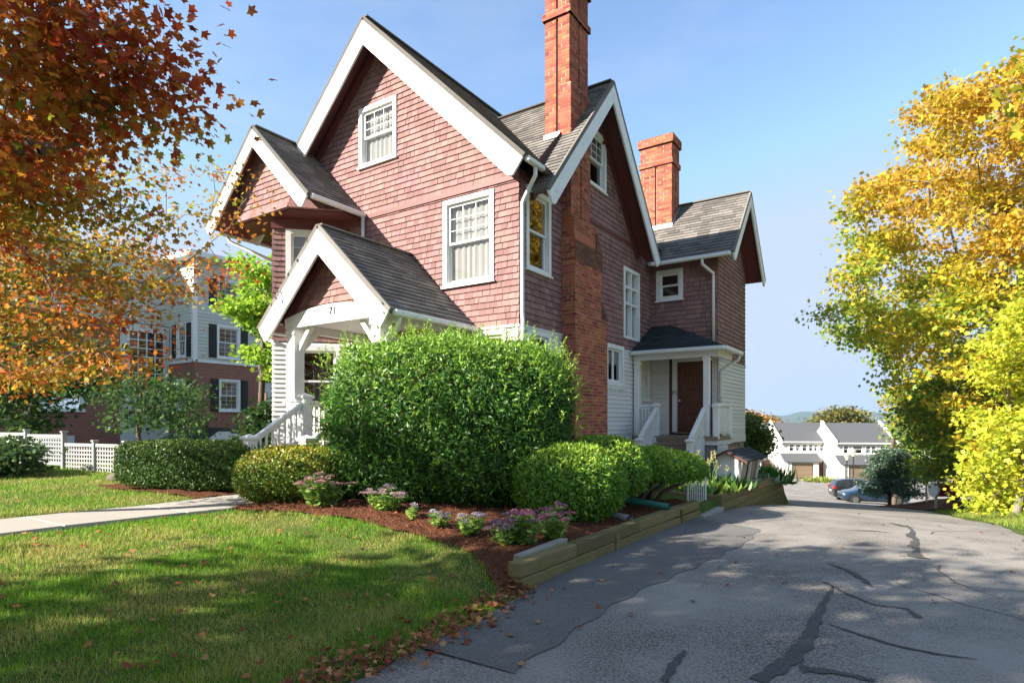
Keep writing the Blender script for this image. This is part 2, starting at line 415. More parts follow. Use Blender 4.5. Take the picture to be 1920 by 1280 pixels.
# driveway sheet following its two edges
ys = np.concatenate([[-60, -30, -16], np.arange(-11, 12, .35), np.arange(12, 90, 1.5)]); ts = np.linspace(0, 1, 17)
le = left_edge(ys) + np.where(ys < -5.2, .05 * np.sin(ys * 5) + .03 * np.sin(ys * 13), 0); re = right_edge(ys) + .08 * np.sin(ys * 2.1) + .05 * np.sin(ys * 7)
X = le[:, None] + (re - le)[:, None] * ts[None]; Y = np.repeat(ys[:, None], len(ts), 1)
Z = drive_z(Y) + .004 - .02 * (2 * np.abs(ts[None] - .5)) ** 6
mb = MB(); mb.v = np.stack([X, Y, Z], -1).reshape(-1, 3).tolist()
n = len(ts); mb.f = [(r * n + c, r * n + c + 1, (r + 1) * n + c + 1, (r + 1) * n + c) for r in range(len(ys) - 1) for c in range(n - 1)]
driveway = mb.build('driveway', Mt['asphalt'], smooth=True); driveway['kind'] = 'structure'

def ribbon(name, path, widths, material, parent, dz=.0115, zf=None):
    """thin sheet along a path on the ground"""
    P = []; fine = []
    for k in range(len(path) - 1):
        for s in np.linspace(0, 1, 13)[:-1]:
            fine.append((path[k][0] * (1 - s) + path[k + 1][0] * s, path[k][1] * (1 - s) + path[k + 1][1] * s, widths[k] * (1 - s) + widths[k + 1] * s))
    fine.append((*path[-1], widths[-1])); m = MB()
    for k, (x, y, w) in enumerate(fine):
        a = fine[max(k - 1, 0)]; b = fine[min(k + 1, len(fine) - 1)]
        dx, dy = b[0] - a[0], b[1] - a[1]; l = math.hypot(dx, dy) or 1
        w1 = w * (1 + .28 * math.sin(k * 1.1) * math.sin(k * .37) + random.uniform(-.1, .1)); w2 = w * (1 + .28 * math.sin(k * .9 + 2) + random.uniform(-.1, .1))
        for sg, ww in ((1, w1), (-1, w2)):
            xx, yy = x - dy / l * sg * ww / 2, y + dx / l * sg * ww / 2
            m.v.append((xx, yy, float((zf or drive_z)(yy)) + dz))
    for k in range(len(fine) - 1): m.f.append((2 * k, 2 * k + 1, 2 * k + 3, 2 * k + 2))
    return m.build(name, material, parent)
def gpt(px, py):            # a point on the driveway under a pixel
    d = 1.6 * FPX / (py - 790)
    for _ in range(25):
        x, y = pix(px, d); d = (1.6 - float(drive_z(y))) * FPX / (py - 790)
    return pix(px, d)
for pts, w in (([(1245, 1279), (1265, 1245), (1284, 1221)], [.05, .06, .03]),
               ([(1420, 1278), (1480, 1240), (1515, 1200), (1530, 1160), (1548, 1125), (1562, 1100)], [.10, .12, .10, .08, .05, .02]),
               ([(1545, 1092), (1590, 1115), (1640, 1135), (1700, 1142), (1725, 1160)], [.04, .03, .025, .025, .07]),
               ([(1556, 1172), (1610, 1190), (1680, 1212), (1760, 1228), (1835, 1238)], [.015, .035, .035, .03, .01]),
               ([(1500, 1255), (1570, 1262), (1640, 1278)], [.12, .06, .05]),
               ([(1552, 1057), (1590, 1070), (1620, 1088), (1636, 1102)], [.015, .06, .07, .01]),
               ([(1700, 985), (1712, 997), (1706, 1005), (1718, 1012), (1712, 1024), (1720, 1032), (1714, 1044), (1745, 1049)], [.02, .05, .12, .06, .12, .05, .16, .02]),
               ([(1668, 980), (1690, 986), (1713, 990)], [.02, .12, .02]),
               ([(1580, 994), (1640, 996), (1672, 1000)], [.01, .06, .01])):
    ribbon('crack_seal', [gpt(*p) for p in pts], w, Mt['tar'], driveway)

# newer, darker strip of asphalt along the timber edging
Mt['newasphalt'] = mat('newer_asphalt_strip', (.17, .159, .148), .9, noise=(85, .44, .62, .85), c2=(.05, .05, .052), noise2=(.7, .4, .7, .5), c3=(.20, .185, .17), bump=(90, .8, .008), spec=.25)
seam = [gpt(*p) for p in ((1425, 992), (1400, 1018), (1340, 1048), (1270, 1078), (1190, 1112), (1130, 1148), (1060, 1195), (960, 1262))]
m = MB(); sy = [p[1] for p in seam][::-1]; sx = [p[0] for p in seam][::-1]
for y in np.linspace(sy[0], sy[-1] + .6, 60):
    xr = float(np.interp(y, sy, sx)) + .03 * math.sin(y * 9); xl = float(left_edge(y)) + .01
    if y > sy[-1]: xr = sx[-1] + (xl - sx[-1]) * (y - sy[-1]) / .6
    for t in (0, .5, 1): m.v.append((xl + (max(xr, xl + .02) - xl) * t, y, float(drive_z(y)) + .0075))
m.f = [(3 * i + j, 3 * i + j + 1, 3 * i + j + 4, 3 * i + j + 3) for i in range(59) for j in range(2)]
m.build('asphalt_patch', Mt['newasphalt'], driveway)
for k in range(9):     # hairline cracks
    x0 = random.uniform(3.8, 8.5); y0 = random.uniform(-6.5, 6); a = random.uniform(0, 6.28); pts = [(x0, y0)]
    for j in range(6):
        a += random.gauss(0, .5); pts.append((pts[-1][0] + .28 * math.cos(a), pts[-1][1] + .28 * math.sin(a)))
    pts = [p for p in pts if left_edge(p[1]) + .1 < p[0] < right_edge(p[1]) - .1]
    if len(pts) > 3: ribbon('crack_seal', pts, [.004] + [random.uniform(.008, .016) for _ in pts[2:]] + [.003], Mt['tar'], driveway, dz=.0105)

# front path
def path_z(x, y): return ground_z(x, y)
pathw = empty('concrete_path'); pathw['kind'] = 'structure'
py_ = [-13.0, -11.4, -9.9, -8.42, -6.95, -5.5, -4.3, -3.5]
for a, b in zip(py_[:-1], py_[1:]):
    m = MB(); x0, x1 = -3.12, -1.9
    xr = x1 + (.35 if b > -4.6 else 0)
    za = float(ground_z(-2.5, a)); zb = float(ground_z(-2.5, b))
    m.v = [(x0, a + .012, za - .1), (x1, a + .012, za - .1), (xr, b, zb - .1), (x0, b, zb - .1), (x0, a + .012, za + .035), (x1, a + .012, za + .035), (xr, b, zb + .035), (x0, b, zb + .035)]
    m.f = [(4, 5, 6, 7), (0, 1, 5, 4), (1, 2, 6, 5), (2, 3, 7, 6), (3, 0, 4, 7)]
    bevel(m.build('slab', Mt['concrete'], pathw), .008)

# mulch beds: sheets over the ground
BED = [(-1.75, -4.95), (-1.3, -4.98), (-.43, -4.80), (.6, -4.72), (1.5, -4.66), (2.15, -4.66), (2.55, -4.78), (2.85, -5.0), (3.1, -5.22), (3.36, -5.3)]
def bed_edge(x): return np.interp(x, [p[0] for p in BED], [p[1] for p in BED]) + .03 * np.sin(np.asarray(x) * 9) + .02 * np.sin(np.asarray(x) * 23)
xs = np.linspace(-1.72, 3.36, 90); ts = np.linspace(0, 1, 60)
X = np.repeat(xs[None], len(ts), 0); Y = bed_edge(X) + ts[:, None] * (.55 - bed_edge(X))
tz = .03 + .05 * np.minimum(1, ts[:, None] * 8)
Z = ground_z(np.minimum(X, 3.22), Y) + tz + .022 * np.sin(X * 7.3 + Y * 3.1) * np.sin(Y * 8.7 - X * 2.2) + rng.normal(0, .008, X.shape)
mb = MB(); mb.v = np.stack([X, Y, Z], -1).reshape(-1, 3).tolist(); n = len(xs)
mb.f = [(r * n + c, r * n + c + 1, (r + 1) * n + c + 1, (r + 1) * n + c) for r in range(len(ts) - 1) for c in range(n - 1)]
mb.build('mulch_bed_ground', Mt['mulch'], smooth=True)['kind'] = 'structure'
def sheet(name, x0, x1, y0, y1, material, dz=.03, nx=20, ny=20, wob=.02, zf=ground_z):
    xs = np.linspace(x0, x1, nx); ys = np.linspace(y0, y1, ny)
    return grid_mesh(name, xs, ys, lambda X, Y: zf(X, Y) + dz + wob * np.sin(X * 6.1 + Y * 4.3) * np.sin(Y * 7.7), material)
sheet('mulch_hedge_ground', -6.6, -3.14, -4.75, -2.2, Mt['mulch'])
sheet('mulch_bank_ground', 5.1, 8.6, 18.5, 33.0, Mt['mulch'], dz=.05)

# ---------------------------------------------------------------- windows
WINS = []
def window(parent, fr, u0, u1, v0, v1, cas=.10, grid=None, grid_low=None, curtain=None, sill=True, split=.5, kind='double', name='window', mats=('white',)):
    W = Mt[mats[0]]
    m = MB()
    m.fbox(fr, u0, u0 + cas, v0, v1, .0, .045); m.fbox(fr, u1 - cas, u1, v0, v1, .0, .045)
    m.fbox(fr, u0 + cas, u1 - cas, v1 - cas, v1, .0, .045); m.fbox(fr, u0 + cas, u1 - cas, v0, v0 + cas * .75, .0, .042)
    a, b, c, d = u0 + cas, u1 - cas, v0 + cas * .75, v1 - cas
    for q in ((a - .012, a + .012, c, d), (b - .012, b + .012, c, d)): m.fbox(fr, q[0], q[1], q[2], q[3], -.13, -.001)
    m.fbox(fr, a + .012, b - .012, d - .012, d + .012, -.13, -.001); m.fbox(fr, a + .012, b - .012, c - .012, c + .012, -.13, -.001)
    win = m.build(name, W, parent); WINS.append(win)
    a += .012; b -= .012; c += .012; d -= .012
    def sash(s0, s1, t0, t1, w, g, sw=.045):
        s = MB(); s.fbox(fr, s0, s0 + sw, t0, t1, w - .03, w); s.fbox(fr, s1 - sw, s1, t0, t1, w - .03, w)
        s.fbox(fr, s0 + sw, s1 - sw, t0, t0 + sw, w - .03, w); s.fbox(fr, s0 + sw, s1 - sw, t1 - sw, t1, w - .03, w)
        s.build('sash', W, win)
        MB().poly([fr(s0 + sw, t0 + sw, w - .016), fr(s1 - sw, t0 + sw, w - .016), fr(s1 - sw, t1 - sw, w - .016), fr(s0 + sw, t1 - sw, w - .016)]).build('pane', Mt['glass'], win)
        if g:
            gm = g[2] if len(g) > 2 else .011
            for i in range(1, g[0]):
                uu = s0 + sw + (s1 - s0 - 2 * sw) * i / g[0]; MB().fbox(fr, uu - gm / 2, uu + gm / 2, t0 + sw, t1 - sw, w - .026, w - .006).build('muntin', W, win)
            for j in range(1, g[1]):
                vv = t0 + sw + (t1 - t0 - 2 * sw) * j / g[1]; MB().fbox(fr, s0 + sw, s1 - sw, vv - gm / 2, vv + gm / 2, w - .024, w - .004).build('muntin', W, win)
    if kind == 'double':
        mid = c + (d - c) * split
        sash(a, b, mid - .02, d, -.015, grid); sash(a, b, c, mid + .02, -.05, grid_low)
    elif kind == 'pair':
        mid = (a + b) / 2; sash(a, mid, c, d, -.03, grid); sash(mid, b, c, d, -.03, grid)
    elif kind == 'single': sash(a, b, c, d, -.03, grid)
    if sill: MB().fbox(fr, u0 - .03, u1 + .03, v0 - .035, v0 + .005, .0, .075).build('sill', W, win)
    if curtain:
        top, bot, cm = curtain; s = MB(); k = max(8, int((b - a) / .045)); vv0 = c + (d - c) * bot; vv1 = c + (d - c) * top
        amp = 0 if cm == 'blind' else .018
        for i in range(k):
            ua = a + (b - a) * i / k; ub = a + (b - a) * (i + 1) / k
            wa = -.11 + amp * math.sin(i * 1.9); wb_ = -.11 + amp * math.sin((i + 1) * 1.9)
            s.poly([fr(ua, vv0, wa), fr(ub, vv0, wb_), fr(ub, vv1, wb_), fr(ua, vv1, wa)])
        s.build('curtain', Mt[cm], win)
    return (u0 + cas * .5, u1 - cas * .5, v0 + cas * .4, v1 - cas * .5)
def hole_of(w): return (w[0] + .05, w[1] - .05, w[2] + .04, w[3] - .05)

def wall(name, parent, fr, region, holes, material, w=0.0, back=None):
    us = sorted(set([p[0] for p in region] + [h[i] for h in holes for i in (0, 1)])); vs = sorted(set([p[1] for p in region] + [h[i] for h in holes for i in (2, 3)]))
    m = MB()
    for i in range(len(us) - 1):
        for j in range(len(vs) - 1):
            cu = (us[i] + us[i + 1]) / 2; cv = (vs[j] + vs[j + 1]) / 2
            if any(h[0] < cu < h[1] and h[2] < cv < h[3] for h in holes): continue
            p = clip([(us[i], vs[j]), (us[i + 1], vs[j]), (us[i + 1], vs[j + 1]), (us[i], vs[j + 1])], region)
            if len(p) > 2 and area(p) > 1e-4: m.poly([fr(u, v, w) for u, v in p])
    return m.build(name, material, parent)

def clapboards(fr, u0, u1, v0, v1, holes, parent, expo=.112):
    v = v0
    while v < v1 - .02:
        t = min(v + expo, v1)
        for r in minus((u0, u1, v, t), holes):
            if r[1] - r[0] < .02 or r[3] - r[2] < .01: continue
            piece_obj(fr, [(r[0], r[2]), (r[1], r[2]), (r[1], r[3]), (r[0], r[3])], -.002, (lambda q, v=v: .030 - .027 * min(1, (q - v) / expo)), 'clapboard', Mt['clap'], parent, {})
        v += expo

# ---------------------------------------------------------------- the shingled house
house = empty('shingled_house', (0, 0, 0), 'tall reddish brown shingled house with white gable boards and two brick chimneys', 'house')
ZB, ZS, ZBAND = 1.15, 3.52, 6.38           # clapboard foot, shingle foot, belt course
FF = Fr((0, 0, 0), (1, 0, 0), (0, 0, 1))   # front wall, faces -y ; u = x
FS = Fr((0, 0, 0), (0, 1, 0), (0, 0, 1))   # side wall, faces +x ; u = y
APX, APZ = -3.88, 10.72                    # main ridge (roof top)
EVX, EVZ = .42, 6.56                       # main eave edge
MSL = (APZ - EVZ) / (EVX - APX)
def main_top(x): return APZ - MSL * abs(x - APX)
WX = -7.76                                 # left wall
SW = [.115, .135, .16, .19, .215]

# ---- front wall
fw = [(-1.93, -.60, 4.46, 6.30, dict(grid=(3, 3), curtain=(1, .0, 'curtain'))),
      (-4.55, -3.32, 7.62, 9.02, dict(grid=(3, 3), curtain=(1, .0, 'curtain'))),
      (-1.22, -.30, 2.0, 3.45, dict(curtain=(1, .5, 'blind')))]
fh = [hole_of(w) for w in fw]
doorh = (-3.45, -2.45, 1.17, 3.25)
reg_up = [(WX, ZS), (0, ZS), (0, main_top(0) - .12), (APX, APZ - .12), (WX, main_top(WX) - .12)]
wl = wall('front_wall', house, FF, [(WX, ZB), (0, ZB), (0, main_top(0) - .12), (APX, APZ - .12), (WX, main_top(WX) - .12)], fh + [doorh], Mt['wallcore'])
for w in fw: window(house, FF, *w[:4], **w[4])
cover = [(w[0] + .02, w[1] - .02, w[2] + .02, w[3] - .02) for w in fw]
fz = .50
tri = [(WX, ZBAND + .08), (0 + .0, ZBAND + .08), (0, main_top(0) - fz), (APX, APZ - fz), (WX, main_top(WX) - fz)]
tri = [(-7.6, ZBAND + .08), (-.03, ZBAND + .08), (-.03, main_top(-.03) - fz + .3), (APX, APZ - fz), (-7.6, main_top(-7.6) - fz + .3)]
def gable_region(zlo, off): return clip([(-7.7, zlo), (0, zlo), (0, 12), (-7.7, 12)], [(-20, main_top(APX) - off - MSL * (APX + 20)), (20, APZ - off - MSL * (20 - APX)), (APX, APZ - off)])
courses(FF, gable_region(ZBAND + .09, fz), cover, .128, SW, .028, .005, 'shingle', Mt['shingle'], wl, 'f', 170, jit=.004)
courses(FF, [(-4.9, ZS), (-.001, ZS), (-.001, ZBAND - .015), (-4.9, ZBAND - .015)], cover, .128, SW, .028, .005, 'shingle', Mt['shingle'], wl, 'f', 130, jit=.004)
clapboards(FF, -5.0, -.09, ZB, ZS - .03, cover + [(-3.6, -2.3, ZB, 3.4)], wl)
MB().fbox(FF, -4.9, .015, ZBAND - .01, ZBAND + .085, -.01, .05).build('belt_course', Mt['redtrim'], house)
MB().fbox(FF, -4.9, .02, ZS - .05, ZS - .002, -.01, .055).build('drip_board', Mt['white'], house)
bevel(MB().fbox(FF, -.085, .03, ZB, ZS - .05, -.01, .036).build('corner_board', Mt['clap'], house), .004)
# front door
d = MB().fbox(FF, doorh[0], doorh[0] + .1, ZB, 3.3, .0, .04); d.fbox(FF, doorh[1] - .1, doorh[1], ZB, 3.3, .0, .04); d.fbox(FF, doorh[0] + .1, doorh[1] - .1, 3.2, 3.3, .0, .04)
dr = MB().fbox(FF, doorh[0] + .1, doorh[1] - .1, ZB + .02, 3.2, -.06, -.015).build('door', Mt['door'], house)
d.build('casing', Mt['white'], dr)

# ---- side wall
CGY, CGZ, CGE0, CGE1, CGEZ = 3.20, 9.62, .16, 6.30, 6.12        # cross gable: ridge y, ridge z, eaves, eave z
CSL = (CGZ - CGEZ) / (CGY - CGE0)
OX = .52                                                        # cross gable overhang plane
def cg_top(y): return CGZ - CSL * abs(y - CGY)
SEND = 7.06
sw_ = [(.20, 1.17, 4.66, 6.32, dict()),
       (2.78, 3.92, 7.28, 8.66, dict(grid=(3, 3), curtain=(1, .45, 'blind'))),
       (5.02, 6.12, 3.83, 5.74, dict(kind='none', cas=.09, sill=False)),
       (3.92, 5.02, 2.55, 3.58, dict(kind='pair', sill=True, curtain=(1, .55, 'curtain'))),
       (6.46, 6.92, 2.20, 3.06, dict(cas=.07)),
       (.22, 1.15, 2.0, 3.46, dict(grid=(2, 2)))]
sh = [hole_of(w) for w in sw_]
side = wall('side_wall', house, FS, [(0, ZB), (SEND, ZB), (SEND, 6.3), (CGY, CGZ - .1), (0, 6.3)], sh, Mt['wallcore'])
n0 = len(WINS)
for w in sw_: window(house, FS, *w[:4], **w[4])
# stair window lattice: two columns, two short rows over a tall one
stw = WINS[n0 + 2]
a, b, c, d = 5.11, 6.03, 3.90, 5.65
for vv in (d - .42, d - .86): MB().fbox(FS, a, b, vv - .03, vv + .03, -.10, .012).build('transom_bar', Mt['white'], stw)
MB().fbox(FS, (a + b) / 2 - .032, (a + b) / 2 + .032, c, d, -.09, .02).build('mullion', Mt['white'], stw)
MB().poly([FS(a, c, -.085), FS(b, c, -.085), FS(b, d, -.085), FS(a, d, -.085)]).build('pane', Mt['glass'], stw)
s = MB()
for i in range(20):
    ua = a + (b - a) * i / 20; ub = a + (b - a) * (i + 1) / 20
    s.poly([FS(ua, c, -.125 + .015 * math.sin(i * 2)), FS(ub, c, -.125 + .015 * math.sin(i * 2 + 2)), FS(ub, d, -.125 + .015 * math.sin(i * 2 + 2)), FS(ua, d, -.125 + .015 * math.sin(i * 2))])
s.build('curtain', Mt['curtain'], stw)
# dentils under the casement
pw = WINS[n0 + 3]
MB().fbox(FS, 3.92, 5.04, 2.44, 2.515, .0, .06).build('apron', Mt['white'], pw)
for i in range(7): MB().fbox(FS, 4.02 + i * .15, 4.08 + i * .15, 2.37, 2.44, .0, .05).build('dentil', Mt['white'], pw)
CHY0, CHY1, CHX = 1.66, 3.30, .36          # chimney base
chim_hole = (CHY0 + .01, CHY1 - .01, -1, 4.1); chim_hole2 = (CHY0 + .01, 2.62, 4.1, 12)
cov = [(w[0] + .02, w[1] - .02, w[2] + .02, w[3] - .02) for w in sw_] + [chim_hole, chim_hole2]
courses(FS, [(.025, ZS), (SEND - .02, ZS), (SEND - .02, ZBAND - .015), (.025, ZBAND - .015)], cov, .128, SW, .028, .005, 'shingle', Mt['shingle'], side, 's', 0, jit=.004)
creg = clip([(0.02, ZBAND + .09), (SEND, ZBAND + .09), (SEND, 12), (0.02, 12)], [(-20, CGZ - .42 - CSL * 23.2), (20, CGZ - .42 - CSL * 16.8), (CGY, CGZ - .42)])
courses(FS, creg, cov, .128, SW, .028, .005, 'shingle', Mt['shingle'], side, 's', 0, jit=.004)
clapboards(FS, .085, SEND - .02, ZB + .02, ZS - .03, cov, side)
for q in minus((.015, SEND, ZBAND - .01, ZBAND + .085), [chim_hole2]): MB().fbox(FS, *q, -.01, .045).build('belt_course', Mt['redtrim'], house)
for q in minus((.03, SEND, ZS - .05, ZS - .002), [chim_hole]): MB().fbox(FS, *q, -.01, .04).build('drip_board', Mt['clap'], house)
for q in minus((-.0, SEND, ZB - .17, ZB + .02), [chim_hole]): MB().fbox(FS, *q, -.01, .03).build('water_table', Mt['clap'], house)
bevel(MB().fbox(FS, -.036, .085, ZB, ZS - .055, -.01, .036).build('corner_board', Mt['clap'], house), .004)

# ---- back wing (steps out to +x)
WGX, WGY0, WGY1 = 1.93, SEND, 10.25
FW_ = Fr((0, WGY0, 0), (1, 0, 0), (0, 0, 1)); FX = Fr((WGX, 0, 0), (0, 1, 0), (0, 0, 1))
ww = [(.18, .97, 5.10, 5.98, dict(cas=.11))]
sdoor = (.72, 1.66, 1.30, 3.36)
wg = wall('wing_front_wall', house, FW_, [(0, ZB), (WGX, ZB), (WGX, 6.5), (0, 6.5)], [hole_of(w) for w in ww] + [(.80, 1.60, 1.32, 3.30)], Mt['wallcore'])
for w in ww: window(house, FW_, *w[:4], **w[4])
cw = [(w[0] + .02, w[1] - .02, w[2] + .02, w[3] - .02) for w in ww]
courses(FW_, [(.02, ZS + .1), (WGX - .002, ZS + .1), (WGX - .002, 6.22), (.02, 6.22)], cw, .128, SW, .028, .005, 'shingle', Mt['shingle'], wg, 'w', 0, jit=.004)
clapboards(FW_, .02, WGX - .01, ZB + .02, ZS + .08, [(sdoor[0] - .16, sdoor[1] + .12, 1.2, 3.5)], wg)
WRY, WRZ, WE0, WE1, WEZ = 8.62, 8.32, 6.60, 10.64, 6.12
WSL = (WRZ - WEZ) / (WRY - WE0)
wx = wall('wing_side_wall', house, FX, [(WGY0, ZB), (WGY1, ZB), (WGY1, 6.5), (WRY, WRZ - .1), (WGY0, 6.5)], [], Mt['wallcore'])
courses(FX, clip([(WGY0 + .002, 3.36), (WGY1, 3.36), (WGY1, 12), (WGY0 + .002, 12)], [(-20, WRZ - .34 - WSL * 28.62), (40, WRZ - .34 - WSL * 31.38), (WRY, WRZ - .34)]), [], .128, SW, .028, .005, 'shingle', Mt['shingle'], wx, 'x', 0, jit=.004)
clapboards(FX, WGY0 + .02, WGY1 - .01, ZB + .02, 3.36, [], wx)
MB().fbox(FX, WGY0 - .02, WGY1, ZB - .17, ZB + .02, -.01, .03).build('water_table', Mt['clap'], house)
MB().fbox(FX, WGY0 + .0, WGY1, 3.33, 3.36, -.01, .04).build('drip_board', Mt['clap'], house)
MB().fbox(FW_, 0.03, WGX + .03, 6.22, 6.42, .0, .035).build('frieze_board', Mt['redtrim'], house)
# hidden back and left walls close the shell
MB().box(WX, WGX - .01, WGY1 - .05, WGY1 - .01, ZB, 6.5).box(WX, WX + .05, .02, WGY1 - .05, ZB, 6.5).poly([(WX, 10.2, 6.4), (0, 10.2, 6.4), (0, 10.2, main_top(0)), (APX, 10.2, APZ - .2), (WX, 10.2, main_top(WX))]).build('back_wall', Mt['shingle'], house)
MB().poly([(WX, 0, ZB + .01), (0, 0, ZB + .01), (0, SEND, ZB + .01), (WX, SEND, ZB + .01)]).build('ground_floor', Mt['deckwood'], house)
MB().poly([(WX, 0, 3.7), (-.02, 0.02, 3.7), (-.02, WGY1, 3.7), (WX, WGY1, 3.7)]).build('upper_floor', Mt['deckwood'], house)
MB().poly([(WX, 0.02, 6.6), (-.02, 0.02, 6.6), (-.02, WGY1, 6.6), (WX, WGY1, 6.6)]).build('attic_floor', Mt['deckwood'], house)

# ---- stone foundation
fnd = MB().box(WX + .02, -.03, .03, WGY1 - .03, -1.4, ZB - .005).box(-.03, WGX - .03, WGY0 + .03, WGY1 - .05, -1.6, ZB - .005).build('foundation', Mt['mortar'], house)
def stones(fr, u0, u1, v0, v1):
    v = v0
    while v < v1 - .03:
        h = min(random.uniform(.16, .30), v1 - v); u = u0
        while u < u1 - .03:
            w = min(random.uniform(.14, .38), u1 - u); j = lambda: random.uniform(.004, .035)
            pts = [(u + j() + .02, v + j()), (u + w / 2, v + j() * .6), (u + w - j() - .02, v + j()), (u + w - j(), v + h / 2), (u + w - j() - .02, v + h - j()), (u + w / 2, v + h - j() * .6), (u + j() + .02, v + h - j()), (u + j(), v + h / 2)]
            m = MB(); cx = u + w / 2; cy = v + h / 2; k = len(pts); dp = random.uniform(.02, .05)
            m.v = [tuple(fr(a, b, -.02)) for a, b in pts] + [tuple(fr(cx + (a - cx) * .86, cy + (b - cy) * .86, dp * random.uniform(.8, 1.1))) for a, b in pts]
            m.f = [tuple(range(k, 2 * k))] + [(i, (i + 1) % k, k + (i + 1) % k, k + i) for i in range(k)]
            m.build('stone', Mt['stone'], fnd); u += w
        v += h
stones(Fr((WGX - .03, 0, 0), (0, 1, 0), (0, 0, 1)), WGY0 + .03, WGY1 - .05, -.9, ZB - .18)
stones(Fr((-.03, 0, 0), (0, 1, 0), (0, 0, 1)), 3.35, 5.6, .0, ZB - .18)
stones(Fr((0, .03, 0), (1, 0, 0), (0, 0, 1)), -1.2, -.03, .2, ZB - .02)

# ---- roofs
def roof(name, o, U, V, region, material='roof', quota=0, th=.05, tabs=True, soffit='redtrim', parent=None):
    fr = Fr(o, U, V)
    rf = MB().prism(fr, region, -th, 0.0).build(name, Mt[material], parent or house)
    if soffit: MB().prism(fr, [(u, v) for u, v in region], -th - .03, -th - .002).build('soffit', Mt[soffit], rf)
    if tabs: courses(fr, region, [], .142, [.33, .305, .35], .026, .004, 'roof_shingle', Mt[material], rf, name if quota else None, quota, gap=.006, jit=.004)
    return fr, rf
# main, slope to +x : u along -y... U x V = N
sl = Vector((APX - EVX, 0, APZ - EVZ)); LM = sl.length
OVF = -.48
roof('main_roof', (EVX, OVF, EVZ), (0, 1, 0), sl, [(0, 0), (1.0, 0), (4.0, 3.6), (4.0, LM), (0, LM)])
roof('main_roof', (EVX, OVF, EVZ), (0, 1, 0), sl, [(4.0, 3.2), (11.2, 3.2), (11.2, LM), (4.0, LM)], tabs=False)
roof('main_roof', (EVX, OVF, EVZ), (0, 1, 0), sl, [(6.9, 0), (11.2, 0), (11.2, 3.2), (6.9, 3.2)], tabs=False)
sl2 = Vector((APX - (2 * APX - EVX), 0, APZ - EVZ))
roof('main_roof', (2 * APX - EVX, 11.0, EVZ), (0, -1, 0), sl2, [(0, 0), (11.0 - OVF, 0), (11.0 - OVF, LM), (0, LM)], tabs=False)
MB().bar((APX, OVF - .02, APZ + .012), (APX, 10.8, APZ + .012), .22, .03).build('ridge_cap', Mt['roof'], house)
# cross gable slopes
XR = APX + (APZ - CGZ) / MSL - .1                # where its ridge meets the main slope
cs = Vector((0, CGY - CGE0, CGZ - CGEZ)); LC = cs.length
UX = OX - XR
roof('cross_gable_roof', (XR, CGE0, CGEZ), (1, 0, 0), cs, [(UX - .30, 0), (UX, 0), (UX, LC), (0, LC)], quota=150)
cs2 = Vector((0, CGY - CGE1, CGZ - CGEZ))
roof('cross_gable_roof', (OX, CGE1, CGEZ), (-1, 0, 0), cs2, [(0, 0), (.30, 0), (UX, LC), (0, LC)], tabs=False)
MB().bar((OX + .01, CGY, CGZ + .012), (XR, CGY, CGZ + .012), .2, .03).build('ridge_cap', Mt['roof'], house)
# wing
WOX = WGX + .50
wsl = Vector((0, WRY - WE0, WRZ - WEZ)); LW = wsl.length
roof('wing_roof', (-3.0, WE0, WEZ), (1, 0, 0), wsl, [(2.72, 0), (3.0 + WOX, 0), (3.0 + WOX, LW), (1.2, LW)], quota=0)
roof('wing_roof', (WOX, WE1, WEZ), (-1, 0, 0), Vector((0, WRY - WE1, WRZ - WEZ)), [(0, 0), (5.0, 0), (5.0, LW), (0, LW)], tabs=False)
MB().bar((WOX + .01, WRY, WRZ + .012), (-2.4, WRY, WRZ + .012), .2, .03).build('ridge_cap', Mt['roof'], house)

# ---- bargeboards
def barge(fr, apex, foot, h, name='bargeboard', th=.05, material='white', tip=.10, w=0.0):
    (au, av), (fu, fv) = apex, foot
    s = 1 if fu > au else -1; m_ = (av - fv) / abs(fu - au)
    L_ = math.hypot(fu - au, av - fv); px_, pv_ = -s * (av - fv) / L_, -abs(fu - au) / L_      # inward normal (down, towards the middle)
    hp = h * abs(fu - au) / L_
    pts = [(au, av), (fu, fv), (fu + px_ * hp * .35, fv + pv_ * hp * .35 - .03), (fu + px_ * hp * .8 - s * .0, fv + pv_ * hp * .8 - .05), (fu + px_ * hp - s * .06, fv + pv_ * hp + .02), (au, av - h)]
    if s < 0: pts = pts[::-1]
    return bevel(MB().prism(fr, pts, w, w + th).build(name, Mt[material], house), .006)
GF = Fr((0, OVF, 0), (1, 0, 0), (0, 0, 1))
for s in (1, -1): barge(GF, (APX, APZ - .045), (APX + s * (EVX - APX), EVZ - .045), .58, w=.002)
for s in (1, -1):   # thin shingle-mould edge on top of the boards
    MB().bar((APX, OVF - .03, APZ - .02), (APX + s * (EVX - APX + .02), OVF - .03, EVZ - .02), .09, .05, up=(0, 1, 0)).build('rake_edge', Mt['roof'], house)
    # frieze boards against the wall
    a = Vector((APX, -.02, APZ - .37)); b = Vector((APX + s * 3.84, -.02, main_top(APX + s * 3.84) - .37))
    MB().bar(a, b, .075, .16, up=(0, 0, 1)).build('rake_frieze', Mt['redtrim'], house)
GS = Fr((OX, 0, 0), (0, 1, 0), (0, 0, 1))
barge(GS, (CGY, CGZ - .045), (CGE0, CGEZ - .045), .46, material='wornwhite', w=.002); barge(GS, (CGY, CGZ - .045), (CGE1, CGEZ - .045), .46, material='wornwhite', w=.002)
for s, e in ((1, CGE1), (-1, CGE0)):
    MB().bar((OX + .03, CGY, CGZ - .02), (OX + .03, e, CGEZ - .02), .09, .05, up=(1, 0, 0)).build('rake_edge', Mt['roof'], house)
    yy = CGY + s * 2.75
    MB().bar((.02, CGY, CGZ - .30), (.02, yy, cg_top(yy) - .30), .075, .15).build('rake_frieze', Mt['redtrim'], house)
